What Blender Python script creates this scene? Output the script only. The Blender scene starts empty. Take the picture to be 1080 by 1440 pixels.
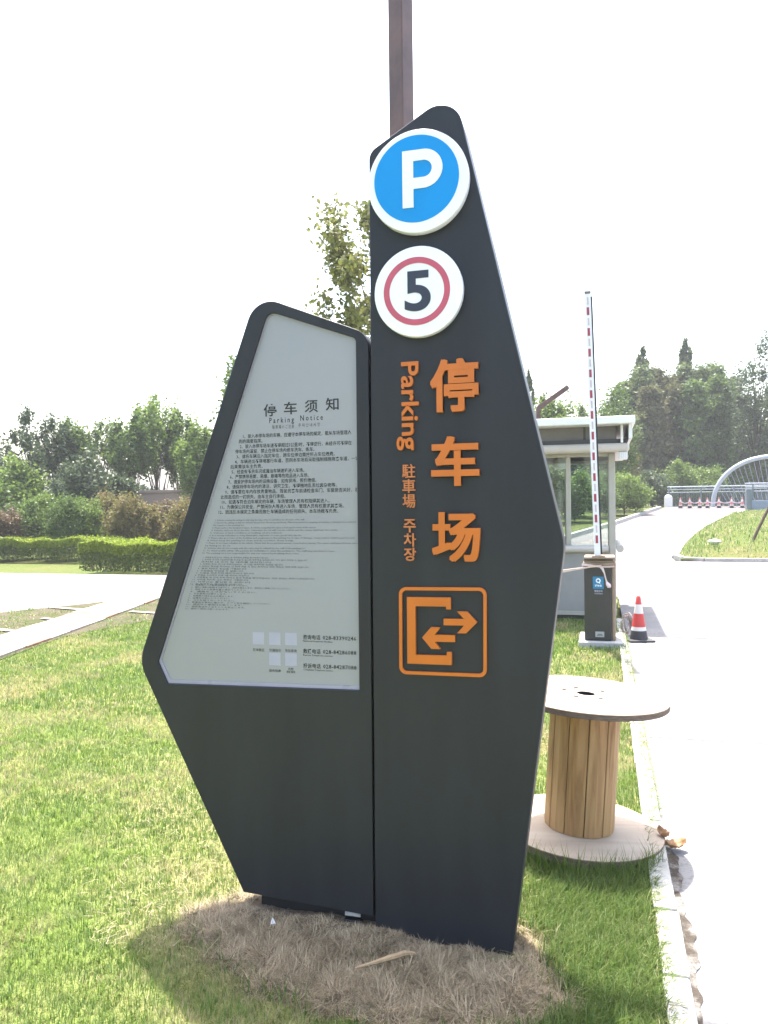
import bpy, bmesh, math, random
import numpy as np
from mathutils import Vector, Matrix

random.seed(7)
rng = np.random.default_rng(11)
S = bpy.context.scene
COL = S.collection

# ------------------------------------------------------------------ camera
cam_d = bpy.data.cameras.new('camera')
cam = bpy.data.objects.new('camera', cam_d)
COL.objects.link(cam)
S.camera = cam
cam_d.sensor_fit = 'HORIZONTAL'
cam_d.sensor_width = 36.0
cam_d.lens = 36.0 * 1100.0 / 1080.0
cam_d.clip_start = 0.05
cam_d.clip_end = 3000
YAW, PITCH, ROLL = math.radians(15.5), math.atan(-8 / 1100.0), math.radians(0.7)
_f = Vector((-math.sin(YAW) * math.cos(PITCH), math.cos(YAW) * math.cos(PITCH), math.sin(PITCH)))
_r = Vector((math.cos(YAW), math.sin(YAW), 0))
_u = _r.cross(_f)
_R = _r * math.cos(ROLL) - _u * math.sin(ROLL)
_U = _u * math.cos(ROLL) + _r * math.sin(ROLL)
cam.matrix_world = Matrix(((_R.x, _U.x, -_f.x, 0), (_R.y, _U.y, -_f.y, 0), (_R.z, _U.z, -_f.z, 1.55), (0, 0, 0, 1)))

# ------------------------------------------------------------------ light
SUN = Vector((-0.11, 0.32, 1.0)).normalized()
world = bpy.data.worlds.new('World')
S.world = world
world.use_nodes = True
wn, wl = world.node_tree.nodes, world.node_tree.links
wn.clear()
sky = wn.new('ShaderNodeTexSky')
sky.sky_type = 'NISHITA'
sky.sun_disc = False
sky.sun_elevation = math.asin(SUN.z)
sky.sun_rotation = math.atan2(SUN.x, SUN.y)
sky.air_density = 1.3
sky.dust_density = 5.0
sky.ozone_density = 1.0
bg = wn.new('ShaderNodeBackground')
bg.inputs['Strength'].default_value = 0.15
wo = wn.new('ShaderNodeOutputWorld')
wl.new(sky.outputs[0], bg.inputs[0])
wl.new(bg.outputs[0], wo.inputs[0])
sd = bpy.data.lights.new('sun', 'SUN')
sd.energy = 3.6
sd.angle = math.radians(0.9)
sd.color = (1.0, 0.955, 0.88)
so = bpy.data.objects.new('sun', sd)
COL.objects.link(so)
so.rotation_euler = SUN.to_track_quat('Z', 'Y').to_euler()
so.location = (0, 0, 30)
S.view_settings.view_transform = 'Standard'
S.view_settings.look = 'None'
S.view_settings.exposure = 2.05
S.view_settings.gamma = 1.0
S.view_settings.use_curve_mapping = False
S.cycles.max_bounces = 8
S.cycles.transparent_max_bounces = 16
S.cycles.sample_clamp_indirect = 6

# ------------------------------------------------------------------ materials
def srgb(r, g, b):
    f = lambda c: (c / 255 / 12.92) if c / 255 <= 0.04045 else ((c / 255 + 0.055) / 1.055) ** 2.4
    return (f(r), f(g), f(b))

def base_mat(name):
    m = bpy.data.materials.new(name)
    m.use_nodes = True
    n, l = m.node_tree.nodes, m.node_tree.links
    return m, n, l, n['Principled BSDF']

def ramp(n, stops):
    r = n.new('ShaderNodeValToRGB')
    e = r.color_ramp.elements
    while len(e) > 1:
        e.remove(e[-1])
    e[0].position = stops[0][0]
    e[0].color = (*stops[0][1], 1)
    for p, c in stops[1:]:
        x = e.new(p)
        x.color = (*c, 1)
    return r

def noise(n, l, scale, detail=4, coord='Object', stretch=None, rough=0.55):
    tc = n.new('ShaderNodeTexCoord')
    src = tc.outputs[coord]
    if stretch:
        mp = n.new('ShaderNodeMapping')
        mp.inputs['Scale'].default_value = stretch
        l.new(src, mp.inputs[0])
        src = mp.outputs[0]
    t = n.new('ShaderNodeTexNoise')
    t.inputs['Scale'].default_value = scale
    t.inputs['Detail'].default_value = detail
    t.inputs['Roughness'].default_value = rough
    l.new(src, t.inputs[0])
    return t

def add_bump(n, l, p, h, strength, dist):
    b = n.new('ShaderNodeBump')
    b.inputs['Strength'].default_value = strength
    b.inputs['Distance'].default_value = dist
    l.new(h, b.inputs['Height'])
    l.new(b.outputs[0], p.inputs['Normal'])

def mat(name, c, rough=0.5, var=0.12, scale=6.0, bump=0.0, bscale=60, metallic=0.0, spec=0.5, stretch=None, rvar=0.1):
    m, n, l, p = base_mat(name)
    t = noise(n, l, scale, 5, stretch=stretch)
    r = ramp(n, [(0.3, tuple(x * (1 - var) for x in c)), (0.7, tuple(min(1, x * (1 + var)) for x in c))])
    l.new(t.outputs[0], r.inputs[0])
    l.new(r.outputs[0], p.inputs['Base Color'])
    p.inputs['Metallic'].default_value = metallic
    p.inputs['Specular IOR Level'].default_value = spec
    if rvar:
        mr = n.new('ShaderNodeMapRange')
        mr.inputs['To Min'].default_value = max(0.02, rough - rvar)
        mr.inputs['To Max'].default_value = min(1, rough + rvar)
        t2 = noise(n, l, scale * 2.7, 6)
        l.new(t2.outputs[0], mr.inputs[0])
        l.new(mr.outputs[0], p.inputs['Roughness'])
    else:
        p.inputs['Roughness'].default_value = rough
    if bump:
        tb = noise(n, l, bscale, 6)
        add_bump(n, l, p, tb.outputs[0], bump, 0.01)
    return m

def two_tone(name, a, b, c3, scale, detail, lo, hi, rough, bump=0.0, bscale=80, spec=0.4, dist=0.01):
    """base colour a with patches of b (large noise) and grain of c3 (fine noise)"""
    m, n, l, p = base_mat(name)
    t = noise(n, l, scale, detail)
    r = ramp(n, [(lo, a), (hi, b)])
    l.new(t.outputs[0], r.inputs[0])
    t2 = noise(n, l, bscale, 3)
    mx = n.new('ShaderNodeMix')
    mx.data_type = 'RGBA'
    r2 = ramp(n, [(0.45, (0, 0, 0)), (0.72, (0.6, 0.6, 0.6))])
    l.new(t2.outputs[0], r2.inputs[0])
    l.new(r2.outputs[0], mx.inputs['Factor'])
    l.new(r.outputs[0], mx.inputs['A'])
    mx.inputs['B'].default_value = (*c3, 1)
    l.new(mx.outputs['Result'], p.inputs['Base Color'])
    p.inputs['Roughness'].default_value = rough
    p.inputs['Specular IOR Level'].default_value = spec
    if bump:
        add_bump(n, l, p, t2.outputs[0], bump, dist)
    return m

def leaf_mat(name, cols, trans=0.35, dry=None, dry_scale=0.6, dry_lo=0.5, dry_hi=0.68, rough=0.5):
    """leaf or blade: colour picked per leaf, light comes through"""
    m, n, l, p = base_mat(name)
    g = n.new('ShaderNodeNewGeometry')
    r = ramp(n, [(i / max(1, len(cols) - 1), c) for i, c in enumerate(cols)])
    l.new(g.outputs['Random Per Island'], r.inputs[0])
    col = r.outputs[0]
    if dry:
        t = noise(n, l, dry_scale, 5, rough=0.65)
        f = ramp(n, [(dry_lo, (0, 0, 0)), (dry_hi, (1, 1, 1))])
        l.new(t.outputs[0], f.inputs[0])
        # a share of the blades in a dry patch are straw
        ma = n.new('ShaderNodeMath')
        ma.operation = 'MULTIPLY'
        w = n.new('ShaderNodeTexWhiteNoise')
        w.noise_dimensions = '1D'
        l.new(g.outputs['Random Per Island'], w.inputs['W'])
        l.new(w.outputs['Value'], ma.inputs[0])
        l.new(f.outputs[0], ma.inputs[1])
        rr = ramp(n, [(0.2, (0, 0, 0)), (0.55, (1, 1, 1))])
        l.new(ma.outputs[0], rr.inputs[0])
        mx = n.new('ShaderNodeMix')
        mx.data_type = 'RGBA'
        l.new(rr.outputs[0], mx.inputs['Factor'])
        l.new(col, mx.inputs['A'])
        mx.inputs['B'].default_value = (*dry, 1)
        col = mx.outputs['Result']
    l.new(col, p.inputs['Base Color'])
    p.inputs['Roughness'].default_value = rough
    p.inputs['Specular IOR Level'].default_value = 0.3
    tr = n.new('ShaderNodeBsdfTranslucent')
    l.new(col, tr.inputs['Color'])
    ms = n.new('ShaderNodeMixShader')
    ms.inputs[0].default_value = trans
    l.new(p.outputs[0], ms.inputs[1])
    l.new(tr.outputs[0], ms.inputs[2])
    l.new(ms.outputs[0], n['Material Output'].inputs['Surface'])
    return m

def glass_mat(name, tint=(0.90, 0.945, 0.93), refl=0.12):
    m, n, l, p = base_mat(name)
    n.remove(p)
    t = n.new('ShaderNodeBsdfTransparent')
    t.inputs[0].default_value = (*tint, 1)
    g = n.new('ShaderNodeBsdfGlossy')
    g.inputs['Roughness'].default_value = 0.02
    lw = n.new('ShaderNodeLayerWeight')
    lw.inputs[0].default_value = 0.25
    mr = n.new('ShaderNodeMapRange')
    mr.inputs['To Min'].default_value = refl * 0.5
    mr.inputs['To Max'].default_value = 0.75
    l.new(lw.outputs['Fresnel'], mr.inputs[0])
    ms = n.new('ShaderNodeMixShader')
    l.new(mr.outputs[0], ms.inputs[0])
    l.new(t.outputs[0], ms.inputs[1])
    l.new(g.outputs[0], ms.inputs[2])
    l.new(ms.outputs[0], n['Material Output'].inputs['Surface'])
    return m

def wood_mat(name, dark, mid, light, along='Z', scale=1.0):
    m, n, l, p = base_mat(name)
    st = {'Z': (14, 14, 1.2), 'X': (1.2, 14, 14), 'N': (5, 5, 5)}[along]
    oi = n.new('ShaderNodeObjectInfo')
    tc = n.new('ShaderNodeTexCoord')
    va = n.new('ShaderNodeVectorMath')
    va.operation = 'ADD'
    sc = n.new('ShaderNodeVectorMath')
    sc.operation = 'SCALE'
    cb = n.new('ShaderNodeCombineXYZ')
    for i in range(3):
        l.new(oi.outputs['Random'], cb.inputs[i])
    l.new(cb.outputs[0], sc.inputs[0])
    sc.inputs['Scale'].default_value = 17.0
    l.new(tc.outputs['Object'], va.inputs[0])
    l.new(sc.outputs[0], va.inputs[1])
    mp = n.new('ShaderNodeMapping')
    mp.inputs['Scale'].default_value = tuple(x * scale for x in st)
    l.new(va.outputs[0], mp.inputs[0])
    t = n.new('ShaderNodeTexNoise')
    t.inputs['Scale'].default_value = 2.2
    t.inputs['Detail'].default_value = 8
    t.inputs['Distortion'].default_value = 0.6
    l.new(mp.outputs[0], t.inputs[0])
    r = ramp(n, [(0.28, dark), (0.48, mid), (0.72, light)])
    l.new(t.outputs[0], r.inputs[0])
    # per plank tone
    hs = n.new('ShaderNodeHueSaturation')
    mr = n.new('ShaderNodeMapRange')
    mr.inputs['To Min'].default_value = 0.78
    mr.inputs['To Max'].default_value = 1.15
    l.new(oi.outputs['Random'], mr.inputs[0])
    l.new(mr.outputs[0], hs.inputs['Value'])
    l.new(r.outputs[0], hs.inputs['Color'])
    l.new(hs.outputs[0], p.inputs['Base Color'])
    p.inputs['Roughness'].default_value = 0.62
    add_bump(n, l, p, t.outputs[0], 0.25, 0.004)
    return m

M = {}
M['panel'] = mat('charcoal_paint', (0.0205, 0.022, 0.0262), 0.44, 0.16, 1.6, 0.03, 240, spec=0.30, stretch=(5, 5, 0.7), rvar=0.12)
M['panel_edge'] = mat('charcoal_edge', (0.05, 0.053, 0.06), 0.35, 0.1, 4)
M['black'] = mat('black_base', (0.012, 0.012, 0.013), 0.6)
M['sheet'] = mat('notice_sheet', (0.262, 0.265, 0.283), 0.36, 0.03, 1.5, spec=0.7, rvar=0.04)
M['lip'] = mat('sheet_lip', (0.30, 0.29, 0.36), 0.3, 0.05)
M['ink'] = mat('black_ink', (0.012, 0.012, 0.014), 0.5, 0.05)
M['ink_grey'] = mat('grey_ink', (0.05, 0.05, 0.053), 0.5, 0.05)
M['pale_patch'] = mat('pale_print', (0.33, 0.33, 0.40), 0.5, 0.05)
M['white'] = mat('white_acrylic', (0.78, 0.79, 0.80), 0.3, 0.03)
M['blue'] = mat('blue_vinyl', (0.002, 0.245, 0.62), 0.36, 0.04, spec=0.25)
M['red_vinyl'] = mat('faded_red_vinyl', (0.47, 0.075, 0.12), 0.4, 0.08, 12)
M['navy'] = mat('navy_vinyl', (0.02, 0.024, 0.045), 0.4, 0.08)
M['orange'] = mat('orange_acrylic', (0.50, 0.128, 0.010), 0.4, 0.06, 8)
M['orange_thin'] = mat('dull_orange_acrylic', (0.46, 0.15, 0.045), 0.45, 0.06, 8)
M['rust'] = mat('brown_painted_steel', (0.098, 0.052, 0.040), 0.45, 0.25, 9, 0.1, 90)
M['concrete'] = two_tone('concrete', (0.44, 0.43, 0.41), (0.34, 0.33, 0.31), (0.26, 0.25, 0.23), 1.3, 6, 0.35, 0.7, 0.85, 0.25, 70, spec=0.08)
M['kerbstone'] = two_tone('kerb_stone', (0.48, 0.47, 0.44), (0.36, 0.35, 0.32), (0.25, 0.24, 0.21), 5, 6, 0.35, 0.7, 0.85, 0.35, 120, spec=0.08)
M['road'] = two_tone('road_concrete', (0.235, 0.233, 0.23), (0.145, 0.145, 0.153), (0.105, 0.105, 0.11), 0.6, 9, 0.48, 0.70, 0.8, 0.3, 55, spec=0.08)
M['ramp'] = two_tone('ramp_paving', (0.22, 0.19, 0.195), (0.15, 0.13, 0.135), (0.12, 0.11, 0.11), 0.5, 7, 0.4, 0.7, 0.85, 0.2, 30, spec=0.08)
M['dirt'] = two_tone('gutter_dirt', (0.07, 0.06, 0.05), (0.24, 0.225, 0.21), (0.04, 0.034, 0.028), 14, 9, 0.44, 0.62, 0.95, 0.6, 140, spec=0.08)
M['soil'] = two_tone('lawn_soil', (0.15, 0.20, 0.05), (0.30, 0.265, 0.13), (0.10, 0.12, 0.04), 0.9, 7, 0.42, 0.66, 0.95, 0.7, 130, dist=0.02, spec=0.08)
M['field'] = two_tone('rough_grass', (0.085, 0.115, 0.03), (0.125, 0.115, 0.045), (0.05, 0.06, 0.02), 0.7, 8, 0.4, 0.68, 0.95, 0.8, 14, dist=0.06, spec=0.08)
M['strawbed'] = two_tone('straw_bed', (0.17, 0.125, 0.085), (0.27, 0.205, 0.14), (0.08, 0.055, 0.038), 14, 6, 0.4, 0.65, 0.95, 0.8, 160, dist=0.02, spec=0.08)
M['paver'] = two_tone('grassed_paver', (0.10, 0.085, 0.06), (0.06, 0.07, 0.025), (0.04, 0.035, 0.025), 2.8, 7, 0.42, 0.6, 0.9, 0.7, 40, dist=0.03, spec=0.08)
M['slab'] = two_tone('path_slab', (0.36, 0.32, 0.29), (0.27, 0.24, 0.21), (0.22, 0.17, 0.14), 2.5, 5, 0.4, 0.7, 0.8, 0.2, 40, spec=0.08)
M['slab_red'] = two_tone('reddish_slab', (0.26, 0.135, 0.10), (0.30, 0.20, 0.16), (0.20, 0.12, 0.09), 3, 5, 0.35, 0.7, 0.8, 0.2, 40, spec=0.08)
M['grass'] = leaf_mat('lawn_grass', [(0.060, 0.130, 0.018), (0.108, 0.190, 0.029), (0.165, 0.240, 0.050), (0.235, 0.27, 0.10)], 0.44, dry=(0.36, 0.315, 0.165), dry_scale=1.3, dry_lo=0.43, dry_hi=0.60)
M['verge'] = leaf_mat('verge_grass', [(0.060, 0.118, 0.020), (0.105, 0.168, 0.032), (0.17, 0.215, 0.06)], 0.42)
M['straw'] = leaf_mat('straw', [(0.12, 0.092, 0.056), (0.32, 0.25, 0.155), (0.44, 0.355, 0.23), (0.22, 0.17, 0.108), (0.55, 0.455, 0.31), (0.16, 0.125, 0.07)], 0.15, rough=0.6)
M['leaf_mid'] = leaf_mat('mid_green_leaves', [(0.060, 0.104, 0.027), (0.102, 0.160, 0.039), (0.145, 0.208, 0.053)], 0.4)
M['leaf_light'] = leaf_mat('light_green_leaves', [(0.090, 0.147, 0.033), (0.150, 0.224, 0.051), (0.210, 0.280, 0.068)], 0.45)
M['leaf_dark'] = leaf_mat('dark_green_leaves', [(0.053, 0.078, 0.042), (0.080, 0.111, 0.053), (0.110, 0.144, 0.068)], 0.3)
M['leaf_olive_green'] = leaf_mat('yellow_olive_leaves', [(0.10, 0.12, 0.035), (0.16, 0.18, 0.045), (0.22, 0.225, 0.07), (0.12, 0.11, 0.05)], 0.4)  # olive to yellow green leaf tones of the near tree
M['leaf_olive'] = leaf_mat('olive_brown_leaves', [(0.120, 0.123, 0.035), (0.180, 0.174, 0.049), (0.195, 0.123, 0.063), (0.150, 0.174, 0.049)], 0.4)
M['leaf_red'] = leaf_mat('reddish_leaves', [(0.128, 0.083, 0.053), (0.173, 0.112, 0.068), (0.120, 0.128, 0.053)], 0.35)
M['leaf_conifer'] = leaf_mat('conifer_sprays', [(0.076, 0.108, 0.040), (0.110, 0.148, 0.052), (0.152, 0.189, 0.068)], 0.35)
M['leaf_rusty'] = leaf_mat('rusty_conifer_sprays', [(0.085, 0.10, 0.042), (0.125, 0.135, 0.05), (0.13, 0.112, 0.05)], 0.35)
M['leaf_hedge'] = leaf_mat('golden_hedge_leaves', [(0.15, 0.22, 0.022), (0.22, 0.29, 0.03), (0.29, 0.33, 0.04)], 0.42)
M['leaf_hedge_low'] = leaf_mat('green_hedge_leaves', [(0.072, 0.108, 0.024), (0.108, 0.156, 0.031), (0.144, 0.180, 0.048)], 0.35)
M['bark'] = mat('bark', (0.075, 0.06, 0.048), 0.9, 0.35, 14, 0.6, 30)
M['twig'] = mat('twig', (0.10, 0.085, 0.065), 0.9, 0.3, 20)
M['pinkwall'] = two_tone('pink_brown_wall', (0.34, 0.25, 0.22), (0.30, 0.22, 0.19), (0.24, 0.18, 0.16), 1.2, 6, 0.35, 0.7, 0.85)
M['spool_disc'] = wood_mat('weathered_plywood', (0.36, 0.29, 0.215), (0.42, 0.34, 0.255), (0.48, 0.40, 0.31), 'X', 0.5)
M['spool_edge'] = mat('plywood_edge', (0.13, 0.095, 0.07), 0.85, 0.35, 30, 0.3, 60, stretch=(1, 1, 8))
M['stave'] = wood_mat('pine_stave', (0.21, 0.105, 0.036), (0.37, 0.215, 0.085), (0.47, 0.30, 0.135), 'Z', 1.0)
M['stain'] = mat('burn_mark', (0.10, 0.06, 0.035), 0.8, 0.3, 30)
M['steel'] = mat('rusty_bolt', (0.09, 0.07, 0.06), 0.6, 0.2, 20)
M['cabinet'] = mat('dark_bronze_steel', (0.030, 0.029, 0.026), 0.45, 0.15, 6)
M['tan'] = mat('tan_trim', (0.26, 0.19, 0.13), 0.45, 0.12, 6)
M['arm_white'] = mat('white_aluminium', (0.72, 0.72, 0.74), 0.35, 0.05)
M['arm_red'] = mat('red_reflector', (0.30, 0.035, 0.06), 0.4, 0.1)
M['arm_pink'] = mat('pale_reflector', (0.52, 0.42, 0.44), 0.35, 0.08)
M['rubber'] = mat('black_rubber', (0.02, 0.02, 0.022), 0.7)
M['cone_red'] = mat('cone_red', (0.50, 0.045, 0.04), 0.45, 0.12, 8)
M['cone_white'] = mat('cone_white', (0.66, 0.63, 0.60), 0.4, 0.08, 8)
M['cone_pink'] = mat('faded_cone_red', (0.52, 0.19, 0.16), 0.5, 0.1, 8)
M['cone_black'] = mat('cone_black', (0.03, 0.03, 0.035), 0.6, 0.15)
M['tape'] = mat('pale_plastic_tape', (0.66, 0.52, 0.53), 0.5, 0.12, 14)
M['booth_white'] = mat('white_roof_sheet', (0.72, 0.72, 0.71), 0.4, 0.05)
M['booth_beige'] = mat('beige_cladding', (0.46, 0.42, 0.38), 0.35, 0.06, 3)
M['booth_frame'] = mat('champagne_frame', (0.36, 0.34, 0.29), 0.4, 0.06)
M['booth_panel'] = mat('grey_panel', (0.26, 0.255, 0.245), 0.5, 0.06)
M['booth_dark'] = mat('dark_recess', (0.05, 0.05, 0.05), 0.6)
M['booth_grey'] = mat('grey_soffit', (0.15, 0.14, 0.135), 0.5)
M['floor'] = mat('booth_floor', (0.16, 0.15, 0.14), 0.7)
M['counter'] = mat('counter_top', (0.40, 0.40, 0.42), 0.35)
M['glass'] = glass_mat('window_glass')
M['lampglass'] = mat('white_lamp_dish', (0.72, 0.76, 0.74), 0.35, 0.03)
M['sticker'] = mat('blue_sticker', (0.01, 0.17, 0.33), 0.4, 0.04)
M['plate'] = mat('pale_label_plate', (0.36, 0.37, 0.36), 0.4)
M['cable'] = mat('grey_cable', (0.26, 0.22, 0.21), 0.6, 0.3, 20)
M['bridge_white'] = mat('pale_blue_steel', (0.34, 0.38, 0.43), 0.4, 0.08)
M['bridge_rail'] = mat('grey_blue_rail', (0.13, 0.16, 0.18), 0.45, 0.1)
M['parapet'] = mat('pale_blue_parapet', (0.22, 0.26, 0.34), 0.5, 0.1)
M['stake'] = mat('brown_stake', (0.075, 0.05, 0.035), 0.8, 0.2, 12)
M['rock'] = mat('pale_rock', (0.62, 0.60, 0.56), 0.8, 0.15, 5, 0.4, 12)
M['dead_leaf'] = leaf_mat('dead_leaf', [(0.34, 0.19, 0.09), (0.46, 0.28, 0.15)], 0.3)
M['stick'] = mat('dry_stick', (0.36, 0.25, 0.14), 0.8, 0.2, 20, stretch=(3, 3, 3))
M['paper'] = mat('white_scrap', (0.78, 0.78, 0.78), 0.6, 0.02)

# ------------------------------------------------------------------ helpers
def wloc(o):
    v = Vector(o.location)
    p = o.parent
    while p is not None:
        v += Vector(p.location)
        p = p.parent
    return v

def link(name, me, m=None, parent=None, smooth=False, world=True):
    o = bpy.data.objects.new(name, me)
    COL.objects.link(o)
    if m is not None:
        for mm in (m if isinstance(m, (list, tuple)) else [m]):
            me.materials.append(mm)
    if smooth:
        me.polygons.foreach_set('use_smooth', [True] * len(me.polygons))
    if parent is not None:
        o.parent = parent
        if world:
            o.location = -wloc(parent)
    return o

def meta(o, label=None, cat=None, group=None, kind=None):
    if label: o['label'] = label
    if cat: o['category'] = cat
    if group: o['group'] = group
    if kind: o['kind'] = kind
    return o

def root(name, label, cat, loc=(0, 0, 0), group=None, kind=None):
    o = bpy.data.objects.new(name, None)
    o.empty_display_size = 0.2
    COL.objects.link(o)
    o.location = loc
    return meta(o, label, cat, group, kind)

class MB:
    def __init__(s):
        s.v, s.f, s.m = [], [], []
    def add(s, vs, fs, mi=0):
        b = len(s.v)
        s.v += [tuple(v) for v in vs]
        s.f += [tuple(i + b for i in f) for f in fs]
        s.m += [mi] * len(fs)
        return s
    def box(s, x0, x1, y0, y1, z0, z1, mi=0):
        return s.add([(x0, y0, z0), (x1, y0, z0), (x1, y1, z0), (x0, y1, z0), (x0, y0, z1), (x1, y0, z1), (x1, y1, z1), (x0, y1, z1)],
                     [(0, 3, 2, 1), (4, 5, 6, 7), (0, 1, 5, 4), (1, 2, 6, 5), (2, 3, 7, 6), (3, 0, 4, 7)], mi)
    def tube(s, pts, radii, n=8, mi=0, cap=True):
        pts = [Vector(p) for p in pts]
        if not isinstance(radii, (list, tuple)):
            radii = [radii] * len(pts)
        rings = []
        for i, p in enumerate(pts):
            d = (pts[min(i + 1, len(pts) - 1)] - pts[max(i - 1, 0)])
            if d.length < 1e-9: d = Vector((0, 0, 1))
            d.normalize()
            a = Vector((0, 1, 0)) if abs(d.y) < 0.8 else Vector((1, 0, 0))
            e1 = d.cross(a).normalized()
            e2 = d.cross(e1).normalized()
            rings.append([p + (e1 * math.cos(2 * math.pi * k / n) + e2 * math.sin(2 * math.pi * k / n)) * radii[i] for k in range(n)])
        vs = [v for r in rings for v in r]
        fs = []
        for i in range(len(pts) - 1):
            for k in range(n):
                a, b = i * n + k, i * n + (k + 1) % n
                fs.append((a, b, b + n, a + n))
        if cap:
            fs.append(tuple(reversed(range(n))))
            fs.append(tuple(range((len(pts) - 1) * n, len(pts) * n)))
        return s.add(vs, fs, mi)
    def lathe(s, prof, n=32, c=(0, 0, 0), mi=0, cap0=True, cap1=True):
        vs = [(c[0] + r * math.cos(2 * math.pi * k / n), c[1] + r * math.sin(2 * math.pi * k / n), c[2] + z) for r, z in prof for k in range(n)]
        fs = []
        for i in range(len(prof) - 1):
            for k in range(n):
                a, b = i * n + k, i * n + (k + 1) % n
                fs.append((a, b, b + n, a + n))
        if cap0: fs.append(tuple(reversed(range(n))))
        if cap1: fs.append(tuple(range((len(prof) - 1) * n, len(prof) * n)))
        return s.add(vs, fs, mi)
    def build(s, name, m, parent=None, smooth=False, bevel=0.0, seg=2, world=True, auto=None):
        me = bpy.data.meshes.new(name)
        me.from_pydata(s.v, [], s.f)
        if bevel or auto:
            bm = bmesh.new()
            bm.from_mesh(me)
            if bevel:
                ed = [e for e in bm.edges if len(e.link_faces) == 2 and e.calc_face_angle(0) > 0.5]
                bmesh.ops.bevel(bm, geom=ed, offset=bevel, segments=seg, affect='EDGES', profile=0.5, clamp_overlap=True)
            bmesh.ops.recalc_face_normals(bm, faces=bm.faces)
            bm.to_mesh(me)
            bm.free()
        if not bevel and any(s.m):
            me.polygons.foreach_set('material_index', s.m)
        me.update()
        o = link(name, me, m, parent, smooth, world)
        if smooth:
            try:
                me.set_sharp_from_angle(angle=math.radians(40))
            except Exception:
                pass
        return o

def fillet(poly, seg=7):
    """poly: (x, y, r) corners -> rounded loop"""
    out = []
    n = len(poly)
    for i in range(n):
        p = Vector(poly[i][:2]); r = poly[i][2] if len(poly[i]) > 2 else 0
        if r <= 0:
            out.append(tuple(p)); continue
        a = Vector(poly[i - 1][:2]) - p; b = Vector(poly[(i + 1) % n][:2]) - p
        la, lb = a.length, b.length
        a.normalize(); b.normalize()
        ang = a.angle(b)
        t = min(r / math.tan(ang / 2), la * 0.48, lb * 0.48)
        rr = t * math.tan(ang / 2)
        c = p + (a + b).normalized() * (rr / math.sin(ang / 2))
        s0, s1 = p + a * t - c, p + b * t - c
        a0 = math.atan2(s0.y, s0.x); a1 = math.atan2(s1.y, s1.x)
        d = a1 - a0
        while d > math.pi: d -= 2 * math.pi
        while d < -math.pi: d += 2 * math.pi
        for k in range(seg + 1):
            q = a0 + d * k / seg
            out.append((c.x + rr * math.cos(q), c.y + rr * math.sin(q)))
    return out

def circle(cx, cy, r, n=64):
    return [(cx + r * math.cos(2 * math.pi * k / n), cy + r * math.sin(2 * math.pi * k / n)) for k in range(n)]

STAND = Matrix.Rotation(math.pi / 2, 4, 'X')      # drawn x,y -> world x,z, front towards -y

def cut_out(name, loops, y_front, depth, m, parent, bevel=0.0, world=True):
    """solid sheet with holes, standing upright; loops are x,z outlines; its front face is at y_front"""
    c = bpy.data.curves.new(name, 'CURVE')
    c.dimensions = '2D'
    c.fill_mode = 'BOTH'
    c.extrude = max(depth / 2 - bevel, 1e-4)
    c.bevel_depth = bevel
    c.bevel_resolution = 2
    if bevel:
        c.offset = -bevel
    for lp in loops:
        sp = c.splines.new('POLY')
        sp.points.add(len(lp) - 1)
        for i, p in enumerate(lp):
            sp.points[i].co = (p[0], p[1], 0, 1)
        sp.use_cyclic_u = True
    tmp = bpy.data.objects.new('tmp', c)
    COL.objects.link(tmp)
    dg = bpy.context.evaluated_depsgraph_get()
    me = bpy.data.meshes.new_from_object(tmp.evaluated_get(dg))
    bpy.data.objects.remove(tmp)
    bpy.data.curves.remove(c)
    me.name = name
    me.transform(Matrix.Translation((0, y_front + depth / 2, 0)) @ STAND)
    me.materials.clear()
    return link(name, me, m, parent, False, world)

def text_geo(body, bold=0.0, extrude=0.0, res=3):
    c = bpy.data.curves.new('t', 'FONT')
    c.body = body
    c.size = 1.0
    c.offset = bold
    c.extrude = extrude
    c.resolution_u = res
    tmp = bpy.data.objects.new('tmp', c)
    COL.objects.link(tmp)
    dg = bpy.context.evaluated_depsgraph_get()
    me = bpy.data.meshes.new_from_object(tmp.evaluated_get(dg))
    v = np.zeros(len(me.vertices) * 3, np.float32)
    me.vertices.foreach_get('co', v)
    v = v.reshape(-1, 3)
    f = [tuple(p.vertices) for p in me.polygons]
    bpy.data.objects.remove(tmp)
    bpy.data.curves.remove(c)
    bpy.data.meshes.remove(me)
    return v, f

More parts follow.
